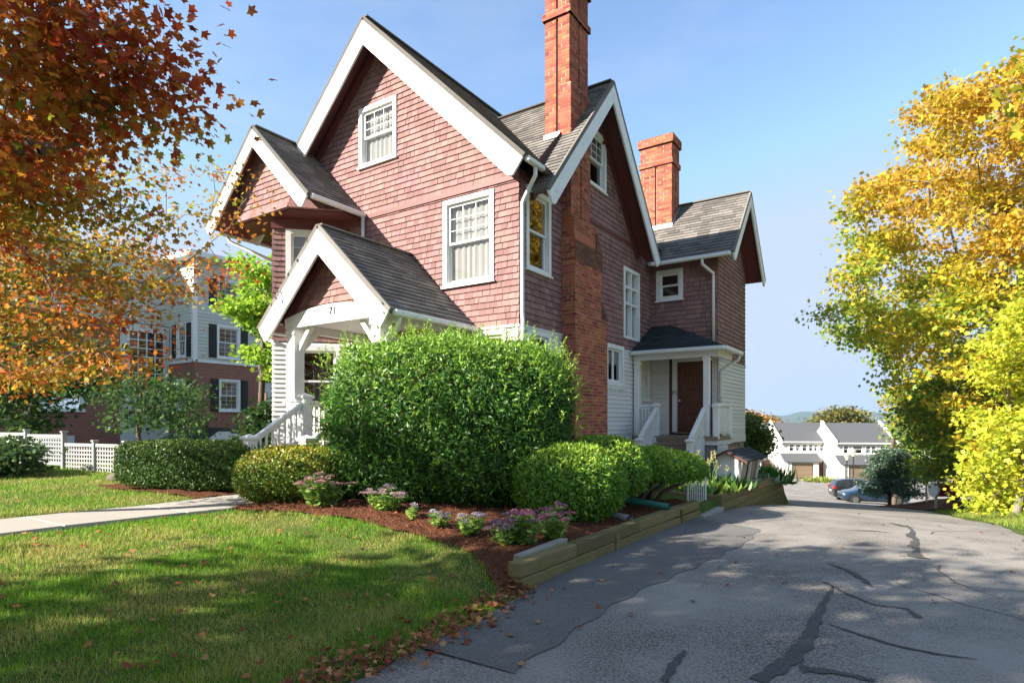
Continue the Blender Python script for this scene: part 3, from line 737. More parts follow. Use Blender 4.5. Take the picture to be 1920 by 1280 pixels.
GW = Fr((WOX, 0, 0), (0, 1, 0), (0, 0, 1))
barge(GW, (WRY, WRZ - .045), (WE0, WEZ - .045), .34, material='wornwhite', w=.002); barge(GW, (WRY, WRZ - .045), (WE1, WEZ - .045), .34, material='wornwhite', w=.002)
for s, e in ((1, WE1), (-1, WE0)):
    MB().bar((WOX + .03, WRY, WRZ - .02), (WOX + .03, e, WEZ - .02), .09, .05, up=(1, 0, 0)).build('rake_edge', Mt['roof'], house)
    yy = WRY + s * 1.6
    MB().bar((WGX + .02, WRY, WRZ - .25), (WGX + .02, yy, WRZ - .25 - WSL * 1.6), .06, .13).build('rake_frieze', Mt['redtrim'], house)

# ---- gutters and downspouts
def gutter(pts, r=.062, name='gutter'):
    m = MB()
    for a, b in zip(pts[:-1], pts[1:]): m.bar(a, b, .115, .10)
    return bevel(m.build(name, Mt['gutter'], house), .02)
gutter([(EVX + .04, OVF + .02, EVZ - .06), (EVX + .04, CGE0 - .02, EVZ - .06)])
gutter([(-.02 + .30, WE0 - .05, WEZ - .05), (WOX - .02, WE0 - .05, WEZ - .05)])
gutter([(.24, WE0 - .30, WEZ - .08), (.30, WE0 - .05, WEZ - .05)])
def spout(pts, r=.042):
    return MB().tube(pts, r, 8).build('downspout', Mt['gutter'], house, smooth=True)
spout([(EVX + .02, -.12, EVZ - .10), (EVX + .02, -.12, EVZ - .26), (EVX - .06, -.10, EVZ - .36), (.16, -.05, EVZ - .60), (.085, -.03, EVZ - .70), (.085, -.03, EVZ - .85), (.085, -.03, 3.75), (.10, -.03, 3.6), (.10, -.03, .5)])
spout([(WGX - .28, WE0 - .05, WEZ - .10), (WGX - .28, WE0 - .03, WEZ - .24), (WGX - .10, WGY0 - .09, WEZ - .42), (WGX - .10, WGY0 - .07, WEZ - .6), (WGX - .10, WGY0 - .07, 3.75)])

# ---- brick stacks
def brick_stack(parent, x0, x1, y0, y1, z0, z1, quota=0, material='brick', faces='fr', groove=None, key=None):
    """core box with bricks on its front (-y), +x, and optionally the other faces"""
    i = .05
    parent_core = MB().box(x0 + i, x1 - i, y0 + i, y1 - i, z0, z1 - .004).build('stack_core', Mt['mortar'], parent)
    fs = {'f': (Fr((x0, y0, 0), (1, 0, 0), (0, 0, 1)), x1 - x0), 'r': (Fr((x1, y0, 0), (0, 1, 0), (0, 0, 1)), y1 - y0),
          'b': (Fr((x1, y1, 0), (-1, 0, 0), (0, 0, 1)), x1 - x0), 'l': (Fr((x0, y1, 0), (0, -1, 0), (0, 0, 1)), y1 - y0)}
    for f in faces:
        fr, w = fs[f]; holes = []
        if groove and w > .4: holes = [(w / 2 - .03, w / 2 + .03, z0 - 1, z1 + 1)]
        courses(fr, [(.004, z0), (w - .004, z0), (w - .004, z1), (.004, z1)], holes, .0755, [.213], .0, .0, 'brick', Mt[material], parent, 'b' if quota else None, quota // len(faces), gap=.011, vgap=.011, brickwise=True, w0=-.055)
        MB().prism(fr, [(.012, z0), (w - .012, z0), (w - .012, z1), (.012, z1)] if not holes else [(.012, z0), (w / 2 - .032, z0), (w / 2 - .032, z1), (.012, z1)], -.048, -.006).build('mortar_bed', Mt['mortar'], parent)
        if holes: MB().prism(fr, [(w / 2 + .032, z0), (w - .012, z0), (w - .012, z1), (w / 2 + .032, z1)], -.048, -.006).build('mortar_bed', Mt['mortar'], parent)
def chimney(name):
    o = bpy.data.objects.new(name, None); COL.objects.link(o); o.parent = house; return o
c1 = chimney('side_chimney')
brick_stack(c1, -.03, CHX, CHY0, CHY1, -.1, 3.98, quota=130, faces='fr')
brick_stack(c1, -.03, CHX - .005, CHY0, 3.02, 3.98, 5.55, faces='fr')
brick_stack(c1, -.03, CHX - .03, CHY0, 2.78, 5.55, 6.05, faces='fr')
brick_stack(c1, -.03, .25, CHY0, 2.60, 6.05, 9.0, quota=60, groove=True, faces='fr')
# sloping soot-dark shoulders
def shoulder(y0, y1, z0, dz, x1):
    m = MB()
    for k in range(6):
        t0 = k / 6; t1 = (k + 1) / 6
        m.box(-.02, x1 + .004, y0 - .0, y1 - (y1 - y0) * t0, z0 + dz * t0, z0 + dz * t1 - .008)
    return m.build('shoulder', Mt['sootbrick'], c1)
shoulder(2.98, CHY1, 3.98, .42, CHX); shoulder(2.72, 3.02, 5.55, .38, CHX - .005)
courses(Fr((CHX - .003, CHY0, 0), (0, 1, 0), (0, 0, 1)), [(.0, 5.1), (1.36, 5.1), (1.36, 5.55), (0, 5.55)], [], .0755, [.213], .006, .006, 'soot_brick', Mt['sootbrick'], c1, None, 0, gap=.011, vgap=.011, brickwise=True)
m = MB(); m.prism(Fr((0, CHY0, 0), (1, 0, 0), (0, 0, 1)), [(.0, 5.9), (CHX - .005, 5.55), (CHX, 5.57), (.27, 6.05), (0, 6.2)], -.9, .004).build('weathering_ledge', Mt['brick'], c1)
sx0, sx1, sy0, sy1 = -.44, .18, 1.72, 2.62
brick_stack(c1, sx0, sx1, sy0, sy1, 7.3, 10.55, quota=110, groove=True, faces='frl')
brick_stack(c1, sx0 - .05, sx1 + .05, sy0 - .05, sy1 + .05, 10.55, 10.70, faces='frl')
brick_stack(c1, sx0, sx1, sy0, sy1, 10.70, 11.3, groove=True, faces='frl')
brick_stack(c1, sx0 - .06, sx1 + .06, sy0 - .06, sy1 + .06, 11.3, 11.55, faces='frlb')
zf = cg_top(sy0)
MB().box(sx0 - .012, sx1 + .012, sy0 - .02, sy0 - .003, zf - .10, zf + .09).build('flashing', Mt['flash'], c1)
m = MB(); m.prism(Fr((sx1 + .004, 0, 0), (0, 1, 0), (0, 0, 1)), [(sy0, zf - .05), (sy1, cg_top(sy1) - .05), (sy1, cg_top(sy1) + .09), (sy0, zf + .09)], 0, .012).build('flashing', Mt['flash'], c1)
c2 = chimney('wing_chimney')
kx0, kx1, ky0, ky1 = -.64, .36, 7.86, 8.55
brick_stack(c2, kx0, kx1, ky0, ky1, 6.9, 9.42, groove=True, faces='frl')
brick_stack(c2, kx0 - .04, kx1 + .04, ky0 - .04, ky1 + .04, 9.42, 9.57, faces='frl')
brick_stack(c2, kx0, kx1, ky0, ky1, 9.57, 10.05, faces='frl')
brick_stack(c2, kx0 - .06, kx1 + .06, ky0 - .06, ky1 + .06, 10.05, 10.30, faces='frlb')
zf = WRZ - WSL * (WRY - ky0)
MB().box(kx0 - .02, kx1 + .02, ky0 - .02, ky0 - .003, zf - .1, zf + .10).build('flashing', Mt['flash'], c2)
MB().prism(Fr((kx1 + .004, 0, 0), (0, 1, 0), (0, 0, 1)), [(ky0, zf - .05), (ky1, zf + .6), (ky1, zf + .78), (ky0, zf + .1)], 0, .012).build('flashing', Mt['flash'], c2)

# ---- prow bay at the front with its own gable
bay = house
TIPX, TIPY = -6.26, -1.18
FB = Fr((TIPX, TIPY, 0), (1, 1, 0), (0, 0, 1)); LB = 1.67
FBL = Fr((-7.44, 0, 0), (1, -1, 0), (0, 0, 1))
BZ = 6.50
bw = [(.30, 1.47, 4.30, 6.22, dict(cas=.12, grid=(3, 3), curtain=(1, .45, 'blind'))), (.40, 1.56, 1.75, 3.42, dict(cas=.11))]
bwall = wall('bay_wall', bay, FB, [(0, ZB - .4), (LB, ZB - .4), (LB, BZ), (0, BZ)], [hole_of(w) for w in bw], Mt['wallcore'])
for w in bw: window(house, FB, *w[:4], **w[4])
bc = [(w[0] + .02, w[1] - .02, w[2] + .02, w[3] - .02) for w in bw]
courses(FB, [(.0, ZS), (LB - .01, ZS), (LB - .01, 6.24), (.0, 6.24)], bc, .128, SW, .028, .005, 'shingle', Mt['shingle'], bwall, 'bay', 0, jit=.005)
clapboards(FB, .0, LB - .01, ZB - .3, ZS - .03, bc, bwall)
MB().fbox(FB, -.03, LB - .02, 6.24, BZ - .002, .0, .045).build('frieze_board', Mt['redtrim'], bay)
MB().fbox(FB, -.03, LB - .02, 6.20, 6.245, .0, .06).build('belt_course', Mt['redtrim'], bay)
bl = wall('bay_wall', bay, FBL, [(0, ZB - .4), (LB, ZB - .4), (LB, BZ), (0, BZ)], [], Mt['wallcore'])
courses(FBL, [(0, ZS), (LB, ZS), (LB, 6.24), (0, 6.24)], [], .128, SW, .028, .005, 'shingle', Mt['shingle'], bl, 'bay', 0)
clapboards(FBL, 0, LB - .002, ZB - .3, ZS - .03, [], bl)
MB().fbox(FF, -5.08, -4.55, 6.24, BZ - .002, .03, .06).build('frieze_board', Mt['redtrim'], bay)
BAX, BAZ, BE = -6.40, 8.50, 2.0
BSL = (BAZ - BZ - .02) / BE
PY = -1.30
FG = Fr((0, PY, 0), (1, 0, 0), (0, 0, 1)); FC = Fr((-5.42, PY, 0), (1, 1, 0), (0, 0, 1)); LCN = 1.16
def bay_under(x): return BAZ - .14 - BSL * abs(x - BAX)
greg = [(-7.38, BZ), (-5.42, BZ), (-5.42, bay_under(-5.42)), (BAX, bay_under(BAX)), (-7.38, bay_under(-7.38))]
gw = wall('pediment_wall', bay, FG, greg, [], Mt['wallcore'])
courses(FG, greg, [], .128, SW, .028, .005, 'shingle', Mt['shingle'], gw, 'ped', 0, jit=.005)
xe = -5.42 + LCN * .7071
creg2 = [(0, BZ), (LCN, BZ), (LCN, bay_under(xe)), (0, bay_under(-5.42))]
gc = wall('pediment_wall', bay, FC, creg2, [], Mt['wallcore'])
courses(FC, creg2, [], .128, SW, .028, .005, 'shingle', Mt['shingle'], gc, 'ped', 0, jit=.005)
fl = lambda q: .11 - .09 * min(1, (q - BZ + .02) / .20)
for fr_, l0, l1 in ((FG, -7.38, -5.40), (FC, -.03, LCN)):
    u = l0
    while u < l1 - .02:
        w = min(random.choice([.16, .2, .24]), l1 - u)
        MB().prism(fr_, [(u, BZ - .02), (u + w - .004, BZ - .02), (u + w - .004, BZ + .18), (u, BZ + .18)], -.002, fl).build('flared_shingle', Mt['shingle'], gc if fr_ is FC else gw); u += w
ye = PY + LCN * .7071
MB().poly([(xe, ye, BZ), (xe, 0, BZ), (xe, 0, bay_under(xe)), (xe, ye, bay_under(xe))]).build('pediment_wall', Mt['shingle'], bay)
MB().prism(Fr((0, 0, BZ), (1, 0, 0), (0, 1, 0)), [(-7.36, PY + .02), (-5.43, PY + .02), (xe - .01, ye), (xe - .01, -.01), (-8.1, -.01), (-8.1, -.6)], -.04, -.003).build('bay_soffit', Mt['redtrim'], bay)
BOV = -1.58
bsl = Vector((-BE, 0, BE * BSL)); LBR = bsl.length
roof('bay_roof', (BAX + BE, BOV, BZ + .02), (0, 1, 0), bsl, [(0, 0), (-BOV, 0), (-BOV, LBR), (0, LBR)], parent=bay, quota=100)
roof('bay_roof', (BAX - BE, 2.0, BZ + .02), (0, -1, 0), Vector((BE, 0, BE * BSL)), [(0, 0), (2.0 - BOV - .0, 0), (2.0 - BOV, LBR), (0, LBR)], parent=bay, tabs=False)
GB = Fr((0, BOV, 0), (1, 0, 0), (0, 0, 1))
for s in (1, -1):
    barge(GB, (BAX, BAZ - .04), (BAX + s * BE, BZ - .02), .44, w=.002)
    MB().bar((BAX, BOV - .03, BAZ - .01), (BAX + s * (BE + .02), BOV - .03, BZ + .0), .09, .05, up=(0, 1, 0)).build('rake_edge', Mt['roof'], bay)
MB().bar((BAX, BOV - .02, BAZ + .012), (BAX, .5, BAZ + .012), .2, .03).build('ridge_cap', Mt['roof'], bay)
gutter([(BAX + BE + .05, BOV + .03, BZ - .03), (BAX + BE + .05, -.03, BZ - .03)])
gutter([(BAX - BE - .05, BOV + .4, BZ - .03), (BAX - BE - .05, .6, BZ - .03)])
spout([(BAX - BE - .05, -1.0, BZ - .08), (BAX - BE - .03, -.95, BZ - .2), (-7.45, -.2, BZ - .75), (-7.4, -.15, BZ - .9), (-7.4, -.15, 1.0)])
spout([(BAX + BE + .04, -.08, BZ - .06), (BAX + BE + .04, -.08, 4.7)])

# ---- front porch
porch = house
PRX, PRZ, PHW, PEZ, PFY = -2.94, 5.32, 1.88, 3.54, -2.45
psl = Vector((-PHW, 0, PRZ - PEZ)); LP = psl.length
roof('porch_roof', (PRX + PHW, PFY, PEZ), (0, 1, 0), psl, [(0, 0), (-PFY - .03, 0), (-PFY - .03, LP), (0, LP)], parent=porch, quota=150, soffit='redtrim')
roof('porch_roof', (PRX - PHW, -.03, PEZ), (0, -1, 0), Vector((PHW, 0, PRZ - PEZ)), [(0, 0), (-PFY - .03, 0), (-PFY - .03, LP), (0, LP)], parent=porch)
MB().bar((PRX, PFY - .02, PRZ + .014), (PRX, -.03, PRZ + .014), .2, .03).build('ridge_cap', Mt['roof'], porch)
GP = Fr((0, PFY, 0), (1, 0, 0), (0, 0, 1))
for s in (1, -1):
    barge(GP, (PRX, PRZ - .04), (PRX + s * PHW, PEZ - .04), .50, w=.002)
    MB().bar((PRX, PFY - .03, PRZ - .01), (PRX + s * (PHW + .02), PFY - .03, PEZ - .02), .09, .05, up=(0, 1, 0)).build('rake_edge', Mt['roof'], porch)
GPW = Fr((0, -2.12, 0), (1, 0, 0), (0, 0, 1)); PSL = (PRZ - PEZ) / PHW
ptri = [(PRX - 1.55, 3.66), (PRX + 1.55, 3.66), (PRX, PRZ - .20)]
pg = wall('porch_gable_wall', porch, GPW, ptri, [], Mt['wallcore'])
courses(GPW, ptri, [], .128, SW, .028, .005, 'shingle', Mt['shingle'], pg, 'pg', 0, jit=.005)
for s in (1, -1): MB().bar((PRX, -2.14, PRZ - .30), (PRX + s * 1.5, -2.14, PRZ - .30 - PSL * 1.5), .07, .14).build('rake_frieze', Mt['redtrim'], porch)
# arched fascia beam
AB = Fr((0, -2.17, 0), (1, 0, 0), (0, 0, 1)); k = 14
top = [(PRX + 1.36 - 2.72 * i / k, 3.60 + .27 * math.sin(math.pi * (.12 + .76 * i / k))) for i in range(k + 1)]
bevel(MB().prism(AB, [(PRX - 1.36, 3.50), (PRX + 1.36, 3.50)] + top, .0, .07).build('arched_beam', Mt['white'], porch), .006)
for sx in (1, -1): MB().box(PRX + sx * 1.30 - .06, PRX + sx * 1.30 + .06, -2.1, -.06, 3.46, 3.62).build('side_beam', Mt['white'], porch)
MB().box(PRX - 1.75, PRX + 1.75, -2.16, -.04, 3.625, 3.655).build('porch_ceiling', Mt['clap'], porch)
PX = (-4.13, -1.66)
for x in PX:
    p_ = MB().box(x - .125, x + .125, -2.23, -1.98, 1.15, 3.5).box(x - .15, x + .15, -2.255, -1.955, 1.15, 1.32).box(x - .15, x + .15, -2.255, -1.955, 3.36, 3.46)
    bevel(p_.build('porch_post', Mt['white'], porch), .01)
    s = 1 if x == PX[0] else -1
    MB().bar((x + s * .10, -2.1, 3.02), (x + s * .50, -2.1, 3.52), .09, .09).bar((x, -2.02, 3.02), (x, -1.55, 3.5), .09, .09).build('brace', Mt['white'], porch)
MB().box(-4.45, -1.15, -2.36, -.03, 1.05, 1.15).build('porch_floor', Mt['deckwood'], porch)
sk = MB()
for i in range(26): sk.bar((-4.4 + i * .13, -2.30, .25), (-4.4 + i * .13, -2.30, 1.05), .05, .02)
for j in range(6): sk.bar((-4.42, -2.29, .32 + j * .13), (-1.17, -2.29, .32 + j * .13), .02, .05)
for i in range(18): sk.bar((-1.17, -2.25 + i * .13, .3), (-1.17, -2.25 + i * .13, 1.05), .02, .05)
for j in range(6): sk.bar((-1.16, -2.3, .36 + j * .13), (-1.16, -.05, .36 + j * .13), .02, .05)
sk.build('lattice_skirt', Mt['white'], porch)
gutter([(PRX + PHW + .05, PFY + .04, PEZ - .05), (PRX + PHW + .05, -.05, PEZ - .05)])
gutter([(PRX - PHW - .05, PFY + .04, PEZ - .05), (PRX - PHW - .05, -1.3, PEZ - .05)])
spout([(PRX - PHW - .05, -2.3, PEZ - .1), (PRX - PHW + .0, -2.28, PEZ - .22), (-4.32, -2.2, PEZ - .40), (-4.30, -2.16, PEZ - .55), (-4.30, -2.16, 1.2)])
spout([(PRX + PHW + .03, -2.25, PEZ - .1), (PRX + PHW - .05, -2.22, PEZ - .25), (-1.45, -2.15, PEZ - .4), (-1.45, -2.12, 1.2)])
MB().lathe((-2.35, -1.1, 3.40), [(.10, .22), (.11, .20), (.012, .19), (.012, .0), (.05, -.02), (.08, -.09), (.03, -.12)]).build('pendant_light', Mt['dark'], porch)

def number(txt, fr, u, v, w, size, parent):
    cu = bpy.data.curves.new('house_number', 'FONT'); cu.body = txt; cu.size = size; cu.extrude = .006; cu.align_x = 'CENTER'
    t = bpy.data.objects.new('house_number', cu); COL.objects.link(t); bpy.context.view_layer.update()
    me = bpy.data.meshes.new_from_object(t.evaluated_get(bpy.context.evaluated_depsgraph_get())); bpy.data.objects.remove(t)
    me.materials.clear(); me.materials.append(Mt['dark'])
    o = bpy.data.objects.new('house_number', me); COL.objects.link(o); o.parent = parent
    o.matrix_basis = Matrix.Translation(-wloc(parent)) @ fr.mat(u, v, w); return o
number('71', AB, -2.82, 3.66, .078, .20, porch)

# ---- stairs with railings
def newel(x, y, z0, z1, parent, w=.17):
    m = MB().box(x - w / 2, x + w / 2, y - w / 2, y + w / 2, z0, z1 - .07).box(x - w / 2 - .03, x + w / 2 + .03, y - w / 2 - .03, y + w / 2 + .03, z1 - .09, z1 - .04)
    n = len(m.v); a = w / 2 + .02
    m.v += [(x - a, y - a, z1 - .04), (x + a, y - a, z1 - .04), (x + a, y + a, z1 - .04), (x - a, y + a, z1 - .04), (x, y, z1 + .015)]
    m.f += [(n, n + 1, n + 4), (n + 1, n + 2, n + 4), (n + 2, n + 3, n + 4), (n + 3, n, n + 4)]
    return bevel(m.build('newel', Mt['white'], parent), .006)
def railing(a, b, parent, h=.72, spacing=.125, name='railing', bw_=.035):
    """a, b: points on the floor / nosing line below the two ends of the rail"""
    a = Vector(a); b = Vector(b); up = Vector((0, 0, 1))
    o = bevel(MB().bar(a + up * (h + .02), b + up * (h + .02), .10, .06).bar(a + up * (h - .045), b + up * (h - .045), .05, .06).bar(a + up * .09, b + up * .09, .05, .06).build(name, Mt['white'], parent), .008)
    L_ = math.hypot(b.x - a.x, b.y - a.y); k = max(2, int(L_ / spacing)); root = wloc(o); me = None
    for i in range(1, k):
        p = a.lerp(b, i / k)
        if me is None: me = MB().box(-bw_ / 2, bw_ / 2, -bw_ / 2, bw_ / 2, 0, h - .12).mesh('baluster', Mt['white'])
        q = bpy.data.objects.new('baluster', me); COL.objects.link(q); q.parent = o; q.location = p + up * .085 - root
    return o
fst = house
SX0, SX1 = -3.40, -1.80
g0 = float(ground_z(-2.6, -3.5))
ns = 4; rise = (1.15 - g0) / (ns + 1)
for i in range(ns):
    z = 1.15 - rise * (i + 1); y = -2.36 - .29 * (i + 1)
    bevel(MB().box(SX0, SX1, y - .02, y + .29, z - .045, z).build('tread', Mt['deckwood'], fst), .008)
    MB().box(SX0 + .02, SX1 - .02, y + .27, y + .288, z + .001, z + rise - .046).build('riser', Mt['white'], fst)
for x in (SX0 - .03, SX1 + .03): MB().prism(Fr((x, 0, 0), (0, 1, 0), (0, 0, 1)), [(-3.56, g0 - .05), (-2.37, g0 - .05), (-2.37, 1.14), (-2.65, .95), (-3.56, g0 + .16)], -.022, .022).build('stringer', Mt['white'], fst)
for x in (SX0, SX1):
    newel(x, -2.42, .9, 2.14, fst, .19); newel(x, -3.60, g0 - .1, g0 + 1.04, fst, .19)
    railing((x, -2.50, 1.22), (x, -3.52, g0 + .22), fst, h=.72)
railing((-4.0, -2.32, 1.15), (SX0 - .08, -2.32, 1.15), fst, h=.85); railing((SX1 + .1, -2.32, 1.15), (-1.25, -2.32, 1.15), fst, h=.85)
railing((-4.4, -2.2, 1.15), (-4.4, -.9, 1.15), fst, h=.85)

# ---- side porch
sp = house
SPX, SPY, SPZ, SPT = 2.44, 5.50, 3.50, 4.36
v_ = Vector((0, SEND - SPY, SPT - SPZ)); lv = v_.length
roof('side_porch_roof', (0.03, SPY, SPZ), (1, 0, 0), v_, [(0, 0), (SPX, 0), (.55, lv), (0, lv)], material='roofdark', parent=sp, soffit=None)
vx = Vector((.58 - SPX, 0, SPT - SPZ)); lx = vx.length
roof('side_porch_roof', (SPX + .03, SPY, SPZ), (0, 1, 0), vx, [(0, 0), (SEND - SPY, 0), (SEND - SPY, lx)], material='roofdark', parent=sp, soffit=None)
gutter([(0.06, SPY - .05, SPZ - .05), (SPX + .09, SPY - .05, SPZ - .05)]); gutter([(SPX + .09, SPY - .0, SPZ - .052), (SPX + .09, SEND + .15, SPZ - .052)])
spout([(SPX + .07, SEND + .05, SPZ - .1), (SPX + .03, SEND + .06, SPZ - .22), (WGX + .2, SEND + .10, SPZ - .38), (WGX + .07, SEND + .06, SPZ - .5), (WGX + .07, SEND + .06, .0)])
MB().box(.05, SPX - .12, SPY + .14, SPY + .26, 3.26, 3.43).box(SPX - .24, SPX - .12, SPY + .26, SEND - .01, 3.26, 3.43).build('porch_beam', Mt['clap'], sp)
MB().box(.02, SPX, SPY + .02, SEND - .01, 3.432, 3.452).build('porch_ceiling', Mt['clap'], sp)
for x in (.14, 2.02):
    bevel(MB().box(x - .075, x + .075, SPY + .13, SPY + .28, 1.22, 3.26).box(x - .095, x + .095, SPY + .11, SPY + .30, 3.18, 3.24).build('porch_post', Mt['white'], sp), .008)
MB().box(.02, 2.32, SPY + .08, SEND - .01, 1.12, 1.22).build('porch_floor', Mt['deckwood'], sp)
MB().box(.02, 2.30, SPY + .12, SPY + .15, 1.0, 1.115).box(2.28, 2.31, SPY + .15, SEND - .02, 1.0, 1.115).build('rim_board', Mt['clap'], sp)
# door with panels
dc = FW_
dd = MB().fbox(dc, .80, 1.60, 1.34, 3.30, -.05, -.012).build('door', Mt['door'], sp)
MB().fbox(dc, sdoor[0] - .06, .80, 1.30, 3.42, .0, .04).fbox(dc, 1.60, sdoor[1] + .06, 1.30, 3.42, .0, .04).fbox(dc, .80, 1.60, 3.30, 3.42, .0, .04).build('casing', Mt['clap'], dd)
for v0_, v1_ in ((1.44, 1.72), (1.80, 2.08), (2.16, 2.44), (2.52, 2.80), (2.88, 3.18)):
    bevel(MB().fbox(dc, .92, 1.48, v0_, v1_, -.02, -.001).build('panel', Mt['door'], dd), .01)
MB().fbox(dc, .74, 1.66, 1.26, 1.30, .0, .10).build('threshold', Mt['deckwood'], dd)
MB().lathe((.87, SEND - .03, 2.2), [(.012, -.03), (.03, -.02), (.03, .02), (.012, .03)], 10).build('door_knob', Mt['flash'], dd)
number('71', dc, .73, 2.36, .045, .17, sp)
SG = .30
for i in range(4):
    z = 1.22 - (1.22 - SG) / 5 * (i + 1); y = SPY + .08 - .28 * (i + 1)
    bevel(MB().box(.74, 1.94, y - .02, y + .28, z - .045, z).build('tread', Mt['deckwood'], sp), .008)
    MB().box(.76, 1.92, y + .262, y + .278, z + .001, z + .138).build('riser', Mt['deckwood'], sp)
for x in (.70, 1.98):
    MB().prism(Fr((x, 0, 0), (0, 1, 0), (0, 0, 1)), [(4.40, SG - .1), (SPY + .1, SG - .1), (SPY + .1, 1.2), (SPY - .15, 1.05), (4.40, SG + .15)], -.02, .02).build('stringer', Mt['white'], sp)
    newel(x, 4.42, SG - .1, SG + .90, sp, .13); railing((x, 4.48, SG + .20), (x, SPY + .10, 1.24), sp, h=.68, spacing=.075, bw_=.045)
newel(.70, SPY + .16, 1.15, 2.10, sp, .13)
railing((.20, SPY + .2, 1.22), (.66, SPY + .2, 1.22), sp, h=.78, spacing=.09)
railing((2.26, SPY + .22, 1.22), (2.26, SEND - .12, 1.22), sp, h=.80, spacing=.07, bw_=.05); newel(2.26, SPY + .2, 1.15, 2.06, sp, .13); newel(2.26, SEND - .09, 1.15, 2.12, sp, .13)
lou = MB().box(2.24, 2.27, SPY + .3, SEND - .3, -.5, .99)
lou = lou.build('vent_panel', Mt['white'], sp)
for i in range(22): MB().bar((2.285, SPY + .34, -.42 + i * .064), (2.285, SEND - .34, -.42 + i * .064), .03, .045).build('louvre', Mt['white'], lou)
MB().box(.05, 2.22, SPY + .2, SPY + .23, -.2, 1.0).build('porch_skirt', Mt['clapwall'], sp)

# ---------------------------------------------------------------- foliage tools
MAPLE = [(math.sin(R(a)) * r, math.cos(R(a)) * r) for a, r in ((-115, .66), (-84, .52), (-58, .92), (-44, .80), (-27, .58), (-10, .86), (0, 1.06), (10, .86), (27, .58), (44, .80), (58, .92), (84, .52), (115, .66), (180, .22))]
LOBE = [(-.45, .0), (-.55, .55), (0, 1.0), (.55, .55), (.45, .0), (0, -.1)]
OVAL = [(0, 0), (.28, .35), (.22, .75), (0, 1.0), (-.22, .75), (-.28, .35)]
BLADE = [(-.5, 0), (.5, 0), (.0, 1.0)]
RHOMB = [(0, 0), (.5, .5), (0, 1.0), (-.5, .5)]

def unit(v): return v / np.maximum(1e-9, np.linalg.norm(v, axis=-1, keepdims=True))
def leaf_mesh(name, material, P, axis, size, tmpl, col, width=1.0, facing=None, fold=.18, parent=None, kind=None):
    """one mesh of many leaf-sized faces. axis: leaf direction, facing: approximate leaf normal"""
    n = len(P); T = np.array(tmpl, float); k = len(T)
    axis = unit(axis)
    f = facing if facing is not None else rng.normal(size=(n, 3))
    side = unit(np.cross(axis, f)); nrm = np.cross(side, axis)
    size = np.broadcast_to(np.asarray(size, float), (n,)); width = np.broadcast_to(np.asarray(width, float), (n,))
    zx = -fold * np.abs(T[:, 0]) - .12 * T[:, 1] ** 2 * (fold > 0)
    V = P[:, None, :] + size[:, None, None] * (T[None, :, 0, None] * width[:, None, None] * side[:, None, :] + T[None, :, 1, None] * axis[:, None, :] + zx[None, :, None] * nrm[:, None, :])
    off = np.array(wloc(parent)) if parent else 0
    V = (V - off).reshape(-1, 3).astype(np.float32)
    me = bpy.data.meshes.new(name)
    me.vertices.add(n * k); me.vertices.foreach_set('co', V.ravel())
    me.loops.add(n * k); me.loops.foreach_set('vertex_index', np.arange(n * k, dtype=np.int32))
    me.polygons.add(n); me.polygons.foreach_set('loop_start', np.arange(0, n * k, k, dtype=np.int32))
    try: me.polygons.foreach_set('loop_total', np.full(n, k, dtype=np.int32))
    except Exception: pass
    me.update(calc_edges=True)
    at = me.attributes.new('col', 'FLOAT_COLOR', 'POINT')
    C = np.concatenate([np.clip(col, 0, 1), np.ones((n, 1))], 1).astype(np.float32)
    at.data.foreach_set('color', np.repeat(C, k, 0).ravel())
    me.materials.append(material)
    o = bpy.data.objects.new(name, me); COL.objects.link(o)
    if parent: o.parent = parent
    if kind: o['kind'] = kind
    return o

def pick(cols, n, w=None, jit=.22):
    """random leaf colours from a palette with brightness jitter"""
    c = np.array(cols, float); i = rng.choice(len(c), n, p=w)
    return c[i] * (1 + rng.normal(0, jit, (n, 1))).clip(.45, 1.7)

def blend_noise(P, s, seed=0):
    a = np.sin(P[:, 0] * s + seed) + np.sin(P[:, 1] * s * 1.13 + seed * 2.1) + np.sin(P[:, 2] * s * .93 + seed * .7) + np.sin((P[:, 0] + P[:, 2]) * s * 1.7 + seed)
    return a / 4

def grow(base, trunk_pts, anchors, trunk_r, twig_r=.007, bias=.35):
    """joins every anchor to the nearest point of the growing skeleton; pipe-model radii"""
    nodes = [np.array(p, float) for p in trunk_pts]; par = [i - 1 for i in range(len(nodes))]; plen = [0.0]
    for i in range(1, len(nodes)): plen.append(plen[-1] + np.linalg.norm(nodes[i] - nodes[i - 1]))
    start = max(1, len(nodes) // 2)
    A = np.array(anchors); top = nodes[-1]
    order = np.argsort(np.linalg.norm(A - top, axis=1))
    arr = np.zeros((len(nodes) + 2 * len(A), 3)); arr[:len(nodes)] = nodes; pl = np.zeros(len(arr)); pl[:len(nodes)] = plen; cnt = len(nodes)
    ends = []
    for a in A[order]:
        d = np.linalg.norm(arr[start:cnt] - a, axis=1)
        j = start + int(np.argmin(d + bias * pl[start:cnt])); q = arr[j]; L_ = np.linalg.norm(a - q)
        if L_ > .5:
            mid = q * .5 + a * .5 + rng.normal(0, .09 * L_, 3) + np.array([0, 0, .10 * L_])
            arr[cnt] = mid; par.append(j); pl[cnt] = pl[j] + L_ / 2; j = cnt; cnt += 1
        arr[cnt] = a; par.append(j); pl[cnt] = pl[j] + L_ / 2; ends.append(cnt); cnt += 1
    arr = arr[:cnt]; rr = np.zeros(cnt); child = np.zeros(cnt, int)
    acc = np.full(cnt, 0.0)
    for i in range(cnt - 1, 0, -1):
        if acc[i] == 0: acc[i] = twig_r ** 2.2
        acc[par[i]] += acc[i]
    rr = acc ** (1 / 2.2); rr = twig_r + (rr - twig_r) * (trunk_r - twig_r) / max(1e-6, rr[0] - twig_r)
    return arr, par, rr, ends

